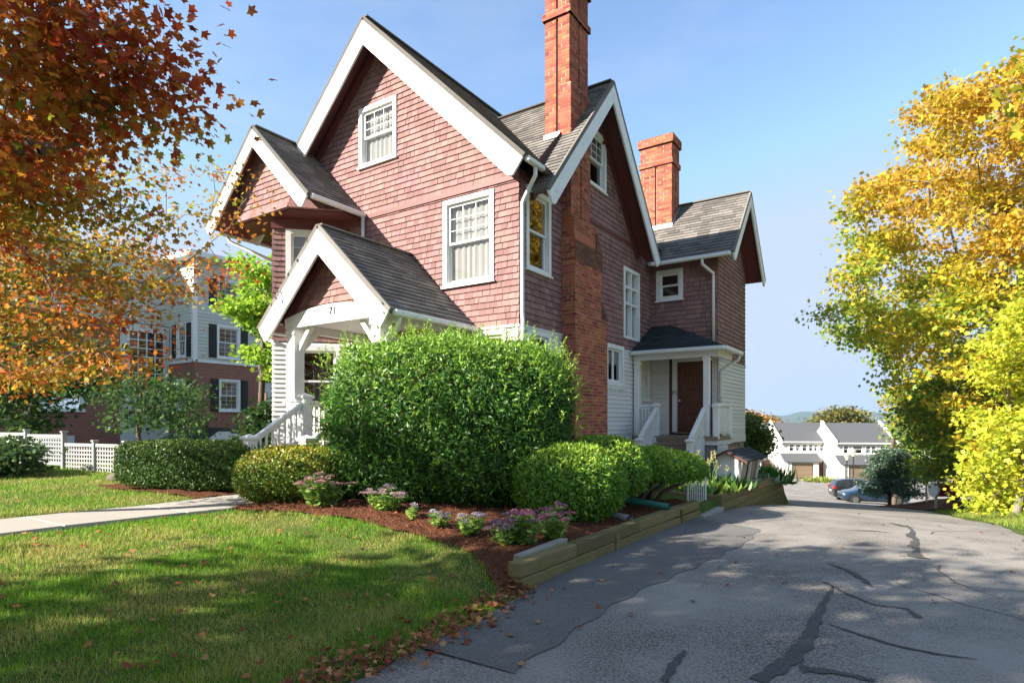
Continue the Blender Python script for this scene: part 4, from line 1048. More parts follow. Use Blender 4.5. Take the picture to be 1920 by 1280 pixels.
def tubes(name, arr, par, rr, material, parent, sides=6, nt=0):
    n = len(arr); par = np.array(par); e = np.arange(1, n); p = par[1:]
    d = unit(arr[e] - arr[p]); ref = np.where(np.abs(d[:, 2:3]) > .9, [[0, 1.0, 0]], [[0, 0, 1.0]])
    x = unit(np.cross(d, ref)); y = np.cross(d, x); ang = np.arange(sides) * 2 * np.pi / sides
    ring = x[:, None] * np.cos(ang)[None, :, None] + y[:, None] * np.sin(ang)[None, :, None]
    ra = np.where(p < nt, rr[p], np.minimum(rr[p], rr[e] * 1.35))
    A = arr[p][:, None] + ring * ra[:, None, None]; B = arr[e][:, None] + ring * rr[e][:, None, None]
    V = np.concatenate([A, B], 1).reshape(-1, 3) - np.array(wloc(parent))
    k = np.arange(sides); kn = (k + 1) % sides; base = (np.arange(len(e)) * 2 * sides)[:, None]
    q = np.stack([base + k, base + kn, base + sides + kn, base + sides + k], -1).reshape(-1, 4)
    me = bpy.data.meshes.new(name); me.from_pydata(V.tolist(), [], q.tolist()); me.update(); me.materials.append(material)
    me.polygons.foreach_set('use_smooth', [True] * len(me.polygons))
    o = bpy.data.objects.new(name, me); COL.objects.link(o); o.parent = parent; return o

def ell(c, r, n, shell=2.0):
    d = unit(rng.normal(size=(n, 3))); t = rng.random(n) ** (1 / shell); return np.array(c) + d * np.array(r) * t[:, None]

def tree(name, label, base, trunk, trunk_r, anchors, per, spread, size, tmpl, colfn, material='leaf', bark='bark', cat='tree', group=None, droop=.35, flat=.45, twig=.007, bias=.35, up=.5):
    root = empty(name, base, label, cat, group)
    arr, par, rr, ends = grow(base, trunk, anchors, trunk_r, twig, bias)
    tubes('trunk', arr, par, rr, Mt[bark], root, nt=len(trunk))
    A = arr[ends]; n = len(A) * per
    I = np.repeat(np.arange(len(A)), per)
    off = rng.normal(size=(n, 3)) * spread * np.array([1, 1, flat])
    P = A[I] + off
    ax = off * 1.2 / spread + rng.normal(size=(n, 3)) * .6 + np.array([0, 0, -droop])
    fc = rng.normal(size=(n, 3)) * .6 + np.array([0, 0, up])
    sz = size * rng.uniform(.6, 1.25, n)
    leaf_mesh('crown', Mt[material], P, ax, sz, tmpl, colfn(P, n), facing=fc, parent=root)
    return root

# ---------------------------------------------------------------- shrubs
def super_pts(n, rad, p, zmin=-1.0):
    out = []
    while sum(len(o) for o in out) < n:
        d = unit(rng.normal(size=(n * 2, 3))); r = 1 / (np.abs(d) ** p).sum(1) ** (1 / p)
        q = d * r[:, None]; q = q[q[:, 2] > zmin]; out.append(q)
    q = np.concatenate(out)[:n]
    nr = unit(np.sign(q) * np.abs(q) ** (p - 1) / np.array(rad)); return q * np.array(rad), nr
def shrub(name, label, c, rad, n, size, colfn, p=2.6, zmin=-.98, lump=.05, cat='shrub', group=None, width=.55, tmpl=RHOMB, rot=0, stems=None, upw=.35, depth=.16, rnd=.75, core=.86, parts=None, lump_s=3.0):
    z0 = float(ground_z(c[0], c[1])); root = empty(name, (c[0], c[1], z0), label, cat, group)
    rot_m = np.array([[math.cos(rot), -math.sin(rot), 0], [math.sin(rot), math.cos(rot), 0], [0, 0, 1]])
    for (dc, rd, share) in (parts or [((0, 0, 0), rad, 1.0)]):
        cc = np.array(c) + np.array(dc)
        q, nr = super_pts(int(n * share), rd, p, zmin)
        l = 1 + lump * (blend_noise(q + cc, lump_s, 1) + .6 * blend_noise(q + cc, lump_s * 2.7, 4))
        t = 1 - depth * rng.random(len(q)) ** 1.5
        P = (q * (l * t)[:, None]) @ rot_m.T + cc; nr = nr @ rot_m.T
        ax = nr * .38 + rng.normal(size=P.shape) * rnd + np.array([0, 0, upw])
        leaf_mesh('foliage', Mt['needle'], P, ax, size * rng.uniform(.6, 1.3, len(P)), tmpl, colfn(P, nr, len(P)), width=width, facing=nr + rng.normal(size=P.shape) * .42, fold=.1, parent=root)
        # inner twig mass
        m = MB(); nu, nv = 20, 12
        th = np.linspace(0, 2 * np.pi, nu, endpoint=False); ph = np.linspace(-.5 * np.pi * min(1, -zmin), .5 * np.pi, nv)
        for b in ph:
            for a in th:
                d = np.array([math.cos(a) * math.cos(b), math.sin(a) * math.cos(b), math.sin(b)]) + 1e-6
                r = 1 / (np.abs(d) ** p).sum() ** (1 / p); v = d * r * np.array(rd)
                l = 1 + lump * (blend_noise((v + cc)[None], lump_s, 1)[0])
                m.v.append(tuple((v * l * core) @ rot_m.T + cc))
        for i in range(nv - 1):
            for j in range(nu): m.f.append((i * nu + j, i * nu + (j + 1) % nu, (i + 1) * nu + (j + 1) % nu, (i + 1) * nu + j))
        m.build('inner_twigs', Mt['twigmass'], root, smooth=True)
    if stems:
        for pts, r0, r1 in stems:
            MB().tube(pts, [r0 + (r1 - r0) * i / (len(pts) - 1) for i in range(len(pts))], 7).build('stem', Mt['bark'], root, smooth=True)
    return root
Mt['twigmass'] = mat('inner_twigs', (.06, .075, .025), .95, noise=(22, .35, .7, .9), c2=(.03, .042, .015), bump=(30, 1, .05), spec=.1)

def cam_front(P): return P

# big yew beside the corner
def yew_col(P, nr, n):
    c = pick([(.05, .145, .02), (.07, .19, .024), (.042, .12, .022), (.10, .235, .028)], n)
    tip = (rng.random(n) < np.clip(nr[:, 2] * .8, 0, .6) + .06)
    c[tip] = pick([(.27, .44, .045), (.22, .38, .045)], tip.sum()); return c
YC = (.18, -2.30, 1.55)
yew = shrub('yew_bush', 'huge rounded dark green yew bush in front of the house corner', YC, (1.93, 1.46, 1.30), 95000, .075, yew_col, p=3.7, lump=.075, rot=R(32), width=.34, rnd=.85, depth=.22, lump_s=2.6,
            stems=[([(YC[0] + a, YC[1] + b, .25), (YC[0] + a * 1.6, YC[1] + b * 1.6, .75)], .06, .04) for a, b in ((0, 0), (.3, .1), (-.35, .05), (.1, -.3))])
# long new shoots on the yew
q, nr = super_pts(1500, (2.0, 1.54, 1.34), 3.7, -.5)
keep = rng.random(1500) < .25 + .75 * np.clip(nr[:, 2], 0, 1); q, nr = q[keep], nr[keep]
ca, sa = math.cos(R(32)), math.sin(R(32)); rm = np.array([[ca, -sa, 0], [sa, ca, 0], [0, 0, 1]])
q = q @ rm.T + np.array(YC); nr = nr @ rm.T; P = []; A = []
for b, nn in zip(q, nr):
    d = unit(nn * .7 + rng.normal(size=3) * .45 + np.array([0, 0, .55])); L_ = rng.uniform(.10, .30)
    for t in np.linspace(0, 1, int(L_ / .012)):
        P.append(b + d * L_ * t); A.append(d * .9 + rng.normal(size=3) * .65)
P = np.array(P); A = np.array(A)
leaf_mesh('shoots', Mt['needle'], P, A, .045 * rng.uniform(.7, 1.2, len(P)), RHOMB, pick([(.32, .48, .05), (.25, .42, .04)], len(P)), width=.3, parent=yew)

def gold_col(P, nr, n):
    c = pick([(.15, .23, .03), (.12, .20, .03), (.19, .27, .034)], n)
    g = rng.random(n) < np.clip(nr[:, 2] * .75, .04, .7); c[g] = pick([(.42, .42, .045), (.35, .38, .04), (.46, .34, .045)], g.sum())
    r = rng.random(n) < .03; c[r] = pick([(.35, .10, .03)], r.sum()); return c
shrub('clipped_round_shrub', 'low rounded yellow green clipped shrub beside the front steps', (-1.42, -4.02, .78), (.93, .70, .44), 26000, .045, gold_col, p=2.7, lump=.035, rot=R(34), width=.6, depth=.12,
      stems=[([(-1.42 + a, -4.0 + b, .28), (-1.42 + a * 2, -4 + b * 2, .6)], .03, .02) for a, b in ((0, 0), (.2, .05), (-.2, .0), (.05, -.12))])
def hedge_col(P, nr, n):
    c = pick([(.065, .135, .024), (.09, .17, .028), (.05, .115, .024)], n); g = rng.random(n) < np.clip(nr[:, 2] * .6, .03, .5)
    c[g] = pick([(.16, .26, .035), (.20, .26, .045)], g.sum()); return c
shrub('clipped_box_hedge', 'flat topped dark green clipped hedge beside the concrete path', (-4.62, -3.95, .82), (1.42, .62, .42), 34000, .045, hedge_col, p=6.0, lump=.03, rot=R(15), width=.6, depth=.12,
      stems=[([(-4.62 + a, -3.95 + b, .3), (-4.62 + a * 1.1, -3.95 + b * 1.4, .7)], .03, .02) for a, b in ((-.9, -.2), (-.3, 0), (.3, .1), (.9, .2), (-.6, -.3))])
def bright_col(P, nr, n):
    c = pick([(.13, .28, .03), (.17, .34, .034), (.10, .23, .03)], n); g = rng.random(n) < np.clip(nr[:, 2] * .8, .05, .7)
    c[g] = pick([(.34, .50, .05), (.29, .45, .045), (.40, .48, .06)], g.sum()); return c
def bend(a, b, c, d): return [a, b, c, d]
SHR = (2.30, -2.25, .70)
shrub('rounded_arborvitae_shrub', 'bright green mounded evergreen shrub beside the timber edging with grey pipe end', SHR, (.80, .72, .56), 36000, .06, bright_col, p=2.4, zmin=-.93, lump=.09, rot=R(20), width=.45, depth=.16, rnd=.8,
      parts=[((0, 0, 0), (.80, .72, .56), .6), ((.0, 1.05, .17), (.80, .66, .50), .4)],
      stems=[([(2.45, -2.1, .15), (2.5, -2.12, .45), (2.4, -2.1, .75)], .06, .04), ([(2.2, -2.3, .17), (2.1, -2.3, .6)], .04, .03)])
S2 = (2.62, -.05, .80)
shrub('spreading_evergreen_shrub', 'bright green flat evergreen shrub with bare twisted stems beside the green pipe', S2, (1.0, .66, .34), 26000, .06, bright_col, p=2.3, zmin=-.55, lump=.10, rot=R(35), width=.45, depth=.2, rnd=.8, core=.8,
      stems=[([(2.5 + a * .4, .0 + b * .4, .1), (2.5 + a * .7, .0 + b * .9, .36), (2.5 + a * 1.5, .05 + b * 1.1, .55), (2.45 + a * 2, .05 + b * 2, .85)], .05, .03) for a, b in ((0, 0), (.25, .12), (-.3, .1), (.2, -.25), (-.35, -.15), (.42, .3), (.05, .35), (-.1, -.4))])

# ---------------------------------------------------------------- sedums
Mt['petal'] = mat('sedum_flower', (0, 0, 0), .7, attr='col', trans=.1, spec=.2)
Mt['stem'] = mat('green_stem', (.13, .22, .05), .6, trans=.1)
def sedum(px, depth, w, h, nst, label, pink):
    x, y = pix(px, depth); z = float(ground_z(min(x, 3.2), y)) + .06
    root = empty('sedum_plant', (x, y, z), label, 'flower', 'sedums in the mulch bed'); st = MB(); LP_, LA, FP, FA, FC = [], [], [], [], []
    for i in range(nst):
        a = random.uniform(0, 6.283); rr_ = math.sqrt(random.random()); tx, ty = math.cos(a) * rr_ * w / 2, math.sin(a) * rr_ * w / 2
        hh = h * (1 - .35 * rr_) * random.uniform(.8, 1.1)
        b = Vector((x + tx * .3, y + ty * .3, z - .03)); t = Vector((x + tx, y + ty, z + hh)); st.tube([b, b.lerp(t, .5) + Vector((tx * .1, ty * .1, .02)), t], .006, 5)
        for k in range(int(6 + hh * 34)):
            s_ = random.uniform(.1, .92); p_ = b.lerp(t, s_); aa = random.uniform(0, 6.283)
            LP_.append(tuple(p_)); LA.append((math.cos(aa), math.sin(aa), random.uniform(.05, .7)))
        if random.random() < (.9 if h > .3 else .55):
            rad = random.uniform(.035, .065) * (1.15 if h > .3 else .8)
            for k in range(70):
                q = random.random() ** .5 * rad; aa = random.uniform(0, 6.283)
                FP.append((t.x + math.cos(aa) * q, t.y + math.sin(aa) * q, t.z + .02 * (1 - (q / rad) ** 2) + random.uniform(-.004, .006))); FA.append((math.cos(aa) * .5, math.sin(aa) * .5, 1))
    st.build('stem', Mt['stem'], root, kind='stuff')
    n = len(LP_); leaf_mesh('leaves', Mt['needle'], np.array(LP_), np.array(LA), rng.uniform(.055, .10, n), OVAL, pick([(.26, .42, .09), (.20, .36, .09), (.36, .47, .08)], n), width=1.25, facing=np.tile([0, 0, 1.0], (n, 1)) + rng.normal(size=(n, 3)) * .4, parent=root)
    if FP:
        n = len(FP); leaf_mesh('flower_heads', Mt['petal'], np.array(FP), np.array(FA), .016, RHOMB, pick(pink, n), width=1.1, parent=root)
PALE = [(.55, .32, .30), (.60, .40, .36), (.48, .25, .25)]; MAUVE = [(.42, .16, .24), (.50, .24, .32), (.34, .12, .20)]; LILAC = [(.45, .33, .46), (.5, .4, .5), (.36, .4, .3)]
sedum(603, 8.35, .80, .46, 34, 'largest sedum with pale pink flower heads close to the clipped round shrub', PALE)
sedum(722, 8.1, .62, .34, 22, 'yellow green sedum with few lilac heads next to the largest pale pink sedum', LILAC + PALE)
sedum(771, 7.75, .16, .20, 5, 'tiny single tuft of sedum in the mulch bed', LILAC)
sedum(822, 7.4, .30, .22, 9, 'small low green sedum tuft between the tiny tuft and a wider lilac sedum', LILAC)
sedum(884, 7.1, .42, .27, 14, 'wide low sedum with thin lilac buds in the middle of the mulch bed', LILAC)
sedum(952, 6.75, .44, .33, 16, 'green sedum with mauve heads growing against the deep pink sedum clump', LILAC + MAUVE)
sedum(985, 6.75, .44, .42, 18, 'deep pink sedum clump near the weathered end of the timber edging', MAUVE)
sedum(1036, 7.05, .50, .44, 20, 'tall mauve sedum close to the bright green mounded shrub', MAUVE)

# ---------------------------------------------------------------- timber edging, planter, pipes
edge = empty('timber_edging', (3.3, -5.1, 0), 'long low edging of stacked weathered landscape timbers along the driveway', 'edging')
def timber(parent, a, b, w, h, material='timber', bv=.012):
    a = Vector(a); b = Vector(b)
    return bevel(MB().bar(a, b, w, h).build('timber', Mt[material], parent), bv, 2)
segs = [(-5.10, -3.55), (-3.53, -1.6), (-1.58, .50)]
for (a, b) in segs: timber(edge, (3.30, a, .035 + float(drive_z(a)) * .6), (3.31, b, .035 + float(drive_z(b)) * .9), .15, .15)
for (a, b) in [(-5.12, -4.0), (-3.98, -2.2), (-2.18, .50)]: timber(edge, (3.285 if a < -5 else 3.29, a, .185 + .0), (3.30, b, .185 + float(drive_z(b)) * .3), .15, .14, 'timber')
timber(edge, (3.19, -4.92, .235), (3.18, -3.95, .25), .10, .09, 'greytimber', .008)
for y in (-3.0, -.5): MB().box(3.37, 3.40, y, y + .07, -.02, .20).build('stake', Mt['timber'], edge)
planter = empty('timber_planter', (3.3, 1.95, -.15), 'tall planter wall of mossy stacked timbers beside the driveway', 'planter')
for r in range(6):
    z1 = .10 - r * .15
    ya, yb = 1.95, 8.35
    cuts = [ya] + [ya + (yb - ya) * f for f in ((.32, .7) if r % 2 else (.18, .52, .85))] + [yb]
    for a, b in zip(cuts[:-1], cuts[1:]):
        if z1 < float(drive_z(b)) - .2: continue
        timber(planter, (3.30 + r * .006, a + .004, z1 - .012 * (a - 2)), (3.30 + r * .006, b - .004, z1 - .012 * (b - 2)), .15, .146)
for r in range(3): timber(planter, (3.222, 2.02, .10 - r * .15), (2.2, 2.02, .12 - r * .15), .14, .146)
for r in range(4): timber(planter, (3.22, 8.29, .02 - r * .15), (2.3, 8.29, .02 - r * .15), .14, .146)
# landing step between edging and planter
bevel(MB().box(2.1, 3.42, .62, 1.92, -.22, float(drive_z(1.0)) + .03).build('entry_step', Mt['concrete'], None), .01)
tag(bpy.data.objects['entry_step'], 'grey stone entry step between edging and planter', 'step')
rail = empty('step_handrail', (3.2, .62, 0), 'thin white metal handrail beside the entry step', 'handrail')
for y, z in ((.66, .72), (1.75, .72)): MB().tube([(3.12, y, -.05), (3.12, y, z)], .018, 8).build('post', Mt['gutter'], rail)
MB().tube([(3.12, .60, .72), (3.12, 1.8, .72)], .018, 8).build('rail', Mt['gutter'], rail)
for i in range(7): MB().tube([(3.12, .82 + i * .13, .04), (3.12, .82 + i * .13, .72)], .009, 6).build('baluster', Mt['gutter'], rail)
Mt['greenpipe'] = mat('green_drain_plastic', (.03, .16, .12), .4, noise=(6, .4, .7, .5), c2=(.05, .12, .09)); Mt['greypipe'] = mat('grey_drain_plastic', (.42, .42, .43), .45, noise=(6, .45, .7, .5), c2=(.25, .24, .23))
def pipe(name, pts, r, material, label):
    root = empty(name, pts[0], label, 'pipe'); m = MB()
    m.tube(pts, r, 16, cap=False); m.tube(pts, r * .86, 16, cap=False); o = m.build('barrel', Mt[material], root, smooth=True)
    d = (Vector(pts[-1]) - Vector(pts[-2])).normalized(); e = Vector(pts[-1]); MB().tube([e - d * .015, e + d * .01], [r * 1.08, r * 1.08], 16, cap=False).tube([e + d * .01, e - d * .1], [r * 1.08, r * .84], 16, cap=False).build('collar', Mt[material], root, smooth=True)
    MB().tube([e - d * .25, e - d * .24], r * .85, 16).build('inner_dark', Mt['dark'], root)
pipe('drain_pipe', [(2.55, -1.72, .27), (2.85, -1.86, .245), (3.13, -1.98, .235)], .055, 'greypipe', 'short grey drain pipe end lying on the mulch')
pipe('drain_pipe', [(2.55, -.95, .36), (2.9, -.92, .33), (3.32, -.90, .29)], .055, 'greenpipe', 'dark green drain pipe lying across the timber edging')

# ---------------------------------------------------------------- kiosk (little roofed notice box) and planter plants
kx0, kx1, ky0, ky1, kz0, kz1 = 2.55, 3.14, 4.55, 6.50, .12, .74
kio = empty('notice_kiosk', (2.85, 5.5, .05), 'small weathered mailbox shelter with dark gable roof on the timber planter', 'kiosk')
FK = Fr((0, ky0, 0), (1, 0, 0), (0, 0, 1))
MB().prism(FK, [(kx0, kz0), (kx1 - .10, kz0), (kx1, kz1), ((kx0 + kx1) / 2, kz1 + .16), (kx0, kz1)], -.03, 0).build('end_wall', Mt['clapwall'], kio)
for i in range(12):
    z = kz0 + i * .062; MB().prism(FK, clip([(kx0, z), (kx1, z), (kx1, z + .06), (kx0, z + .06)], [(kx0, kz0), (kx1 - .10, kz0), (kx1, kz1), ((kx0 + kx1) / 2, kz1 + .16), (kx0, kz1)]), .001, lambda q, z=z: .014 - .010 * (q - z) / .06).build('clapboard', Mt['white'], kio)
MB().box(kx0, kx0 + .03, ky0, ky1, kz0, kz1).box(kx0, kx1 - .05, ky0 + .03, ky1, kz0, kz0 + .04).prism(Fr((0, ky1, 0), (1, 0, 0), (0, 0, 1)), [(kx0, kz0), (kx1 - .1, kz0), (kx1, kz1), ((kx0 + kx1) / 2, kz1 + .16), (kx0, kz1)], 0, .03).build('back_panel', Mt['greytimber'], kio)
for y in (ky0 + .03, (ky0 + ky1) / 2, ky1 - .05): MB().bar((kx1 - .09, y, kz0), (kx1 + .01, y, kz1), .05, .05, up=(0, 1, 0)).build('front_post', Mt['white'], kio)
MB().box(kx1 - .16, kx1 + .06, ky0 - .02, ky1 + .02, kz0 - .04, kz0 + .02).build('shelf', Mt['greytimber'], kio)
FKF = Fr((kx1 - .13, ky0, kz0), (0, 1, 0), (.10, 0, kz1 - kz0))
for k in range(2):
    a = .12 + k * .98
    pb = MB().prism(FKF, [(a, .06), (a + .74, .06), (a + .74, .50), (a, .50)], -.02, 0).build('notice_board', Mt['concrete' if k == 0 else 'greytimber'], kio)
rfk = []
for s, nm in ((1, 'roof_panel'), (-1, 'roof_panel')):
    mid = (kx0 + kx1) / 2; ee = Vector((mid + s * .46, 0, kz1 - .04)); top_ = Vector((mid, 0, kz1 + .20))
    fr_ = Fr((ee.x, ky0 - .14 if s > 0 else ky1 + .14, ee.z), (0, s, 0), top_ - ee); L_ = (top_ - ee).length
    rp_ = MB().prism(fr_, [(0, 0), (ky1 - ky0 + .28, 0), (ky1 - ky0 + .28, L_), (0, L_)], -.03, 0).build(nm, Mt['roofdark'], kio)
    courses(fr_, [(0, 0), (ky1 - ky0 + .28, 0), (ky1 - ky0 + .28, L_), (0, L_)], [], .13, [.3, .33], .012, .004, 'roof_shingle', Mt['roofdark'], rp_, None, 0, gap=.006)
    MB().bar((mid, ky0 - .15, kz1 + .165), (mid + s * .46, ky0 - .15, kz1 - .075), .03, .085, up=(0, 1, 0)).build('rake_board', Mt['redtrim'], kio)

def clump(name, label, c, n, L_, wid, cols, cat='plant', droop=.5, spread=.25, extra=None):
    z = float(ground_z(c[0], c[1])) + c[2]; root = empty(name, (c[0], c[1], z), label, cat)
    P, A, S = [], [], []
    P = np.stack([c[0] + rng.normal(0, spread, n), c[1] + rng.normal(0, spread, n), np.full(n, z)], 1)
    a = rng.uniform(0, 6.283, n); el = rng.uniform(.2, 1.3, n); A = np.stack([np.cos(a) * np.cos(el), np.sin(a) * np.cos(el), np.sin(el)], 1)
    S = L_ * rng.uniform(.6, 1.2, n)
    seg = 4; T = np.array([(-.3, 0), (.3, 0), (.5, .3), (.38, .65), (0, 1), (-.38, .65), (-.5, .3)])
    leaf_mesh('leaves', Mt['needle'], P, A, S, T, pick(cols, n), width=wid, facing=np.tile([0, 0, 1.0], (n, 1)) + rng.normal(size=(n, 3)) * .2, fold=droop, parent=root)
    if extra: extra(root, z)
    return root
def spikes(root, z):
    for k in range(16):
        x = 2.72 + random.gauss(0, .16); y = 3.0 + random.gauss(0, .42); h = random.uniform(.45, .8); lx_ = random.gauss(0, .12)
        st = MB().tube([(x, y, z), (x + lx_ * .4, y, z + h * .6), (x + lx_, y + lx_ * .5, z + h)], .006, 5).build('flower_stem', Mt['stem'], root)
        n = 60; t = rng.random(n); P = np.stack([x + lx_ * (.8 + .2 * t) + rng.normal(0, .012, n), y + lx_ * .5 + rng.normal(0, .012, n), z + h * (.80 + .24 * t)], 1)
        leaf_mesh('seed_head', Mt['petal'], P, rng.normal(size=(n, 3)) + [0, 0, .8], .035, RHOMB, pick([(.42, .38, .18), (.36, .33, .14)], n), width=.5, parent=root)
clump('hosta_plant', 'yellow green hosta with tall faded flower spikes on the timber planter', (2.75, 2.75, .06), 260, .26, .42, [(.26, .34, .05), (.20, .30, .05), (.12, .24, .04)], extra=spikes, spread=.26)
clump('leafy_perennial', 'dark green leafy perennial between the hosta and the mailbox shelter', (2.75, 3.85, .06), 420, .30, .30, [(.07, .16, .03), (.10, .20, .03), (.05, .12, .03)], spread=.28)
clump('variegated_hosta', 'pale variegated hosta spilling over the planter beyond the mailbox shelter', (3.05, 6.95, .0), 300, .26, .26, [(.28, .36, .22), (.12, .26, .08), (.40, .46, .32)], spread=.2, droop=.6)
clump('daylily_clump', 'dense dark green grassy daylily clump at the end of the planter', (3.0, 7.75, .0), 1100, .50, .045, [(.07, .20, .025), (.10, .26, .03), (.05, .15, .02)], spread=.26, droop=.6)

# ---------------------------------------------------------------- white lattice fence, boulder
fence = empty('lattice_fence', (-9.2, -2.9, 0), 'white wooden lattice fence with posts in front of the brick building', 'fence')
def lattice(a, b, zt, h):
    a = Vector(a); b = Vector(b); L_ = (b - a).length; fr = Fr((a.x, a.y, zt - h), (b - a), (0, 0, 1)); m = MB(); st_ = .105
    for i in range(int(L_ / st_) + 1): m.fbox(fr, i * st_ - .02, i * st_ + .02, .04, h - .04, -.006, .004)
    for j in range(int(h / st_)): m.fbox(fr, 0, L_, .05 + j * st_, .09 + j * st_, .005, .013)
    m.build('lattice_panel', Mt['fencewhite'], fence, kind='stuff')
    MB().fbox(fr, 0, L_, h - .08, h, -.02, .03).build('top_rail', Mt['fencewhite'], fence); MB().fbox(fr, 0, L_, 0, .07, -.02, .03).build('bottom_rail', Mt['fencewhite'], fence)
Mt['fencewhite'] = mat('old_white_fence_paint', (.36, .36, .345), .7, noise=(3, .45, .75, .5), c2=(.32, .32, .29))
fx = [pix(266, 14.4), pix(236, 14.7), pix(178, 15.2), pix(120, 15.7), pix(50, 16.3), pix(-40, 17.0)]
tops = [.96, 1.04, 1.04, 1.26, 1.30]; hs = [.80, .88, .88, .80, .80]
for i in range(5): lattice((*fx[i + 1], 0), (*fx[i], 0), tops[i], hs[i])
for i, (x, y) in enumerate(fx):
    zt = max(tops[max(0, i - 1)], tops[min(4, i)]) + .05
    bevel(MB().box(x - .055, x + .055, y - .055, y + .055, .0, zt).box(x - .075, x + .075, y - .075, y + .075, zt, zt + .04).build('fence_post', Mt['fencewhite'], fence), .008)
bx_, by_ = pix(222, 12.6); bz = float(ground_z(bx_, by_))
m = MB(); nu, nv = 14, 8
for i in range(nv):
    ph = -math.pi / 2 + math.pi * i / (nv - 1)
    for j in range(nu):
        th = 2 * math.pi * j / nu; rr_ = 1 + .12 * math.sin(3 * th + i) + .08 * math.sin(5 * th + 2 * i)
        m.v.append((bx_ + .27 * rr_ * math.cos(ph) * math.cos(th), by_ + .2 * rr_ * math.cos(ph) * math.sin(th), bz + .06 + .12 * math.sin(ph) * (1 + .1 * math.sin(4 * th))))
for i in range(nv - 1):
    for j in range(nu): m.f.append((i * nu + j, i * nu + (j + 1) % nu, (i + 1) * nu + (j + 1) % nu, (i + 1) * nu + j))
tag(m.build('boulder', Mt['stone'], smooth=True), 'low grey boulder lying on the grass before the lattice fence', 'rock')

# ---------------------------------------------------------------- brick apartment building
apt = empty('apartment_building', (-23, 4, 0), 'brick and grey clapboard apartment building with dark shutters behind the maple', 'building')
Mt['aptbrick'] = brick_mat('apartment_brick', (.34, .12, .078), (.25, .085, .06), (.33, .25, .21))
Mt['aptclap'] = mat('grey_clapboard', (.58, .60, .57), .7, var=.05)
Mt['shutter'] = mat('black_shutter', (.012, .016, .018), .5); Mt['aptwhite'] = mat('apartment_white_trim', (.82, .84, .84), .6); Mt['palegreen'] = mat('pale_panel_paint', (.66, .70, .66), .6)
AX = -23.7; BXF = -21.4
FA = Fr((AX, 0, 0), (0, 1, 0), (0, 0, 1)); FP1 = Fr((BXF, 0, 0), (0, 1, 0), (0, 0, 1)); FP2 = Fr((0, 5.1, 0), (1, 0, 0), (0, 0, 1)); FE = Fr((-22.6, 0, 0), (0, 1, 0), (0, 0, 1))
ZM, ZT = 4.45, 9.2
def apt_window(fr, u0, u1, v0, v1, parent, sh=True, grid=(3, 3), curtain=None):
    window(parent, fr, u0, u1, v0, v1, cas=.10, grid=grid, grid_low=grid, sill=True, mats=('aptwhite',), curtain=curtain)
    if sh:
        w = .38
        for a in (u0 - w - .02, u1 + .02):
            s_ = MB().fbox(fr, a, a + w, v0, v1, .01, .05).build('shutter', Mt['shutter'], parent)
            for j in range(10):
                vv = v0 + .06 + j * (v1 - v0 - .12) / 10; MB().fbox(fr, a + .05, a + w - .05, vv, vv + .05, .051, .062).build('louvre', Mt['shutter'], s_)
def apt_wall(name, fr, u0, u1, v0, v1, wins, material, sh=True, clap=False):
    w_ = wall(name, apt, fr, [(u0, v0), (u1, v0), (u1, v1), (u0, v1)], [hole_of(q) for q in wins], material)
    for q in wins: apt_window(fr, *q[:4], apt, sh=sh)
    if clap:
        v = v0
        while v < v1 - .03:
            for r in minus((u0, u1, v, min(v + .16, v1)), [(q[0] + .02, q[1] - .02, q[2] + .02, q[3] - .02) for q in wins]): piece_obj(fr, [(r[0], r[2]), (r[1], r[2]), (r[1], r[3]), (r[0], r[3])], -.002, (lambda q_, v=v: .03 - .025 * min(1, (q_ - v) / .16)), 'clapboard', Mt['aptclap'], w_, {})
            v += .16
    return w_
W1 = [(6.25, 7.35, 2.1, 3.65), (6.25, 7.35, -.3, 1.0)]
apt_wall('brick_wall', FP1, 5.1, 8.35, -1.5, ZM, W1, Mt['aptbrick']); apt_wall('upper_wall', FP1, 5.1, 8.35, ZM, ZT, [(6.15, 7.35, 4.65, 6.25), (6.15, 7.35, 7.1, 8.5)], Mt['aptclap'], clap=True)
apt_wall('brick_wall', FP2, AX, BXF, -1.5, ZM, [(-23.0, -22.1, 2.1, 3.65)], Mt['aptbrick']); apt_wall('upper_wall', FP2, AX, BXF, ZM, ZT, [(-23.0, -22.1, 4.65, 6.25)], Mt['aptclap'], clap=True)
apt_wall('white_wall', FE, 8.35, 16, -1.5, ZT - .3, [(8.9, 9.8, 1.9, 3.3), (8.9, 9.8, 4.3, 5.8)], Mt['palegreen'], sh=False)
MB().fbox(FE, 8.37, 16, 3.75, 3.9, .0, .04).build('belt_course', Mt['aptwhite'], apt)
lw = apt_wall('brick_wall', FA, -9, 5.1, -1.5, 6.2, [(-.2, 1.5, 2.05, 3.5), (-5.0, -3.6, 2.05, 3.5)], Mt['aptbrick'], sh=False)
apt_wall('upper_wall', FA, -9, 5.1, 6.2, ZT, [(-5, -3.8, 6.8, 8.2), (-1.5, -.3, 6.8, 8.2)], Mt['aptclap'], clap=True)
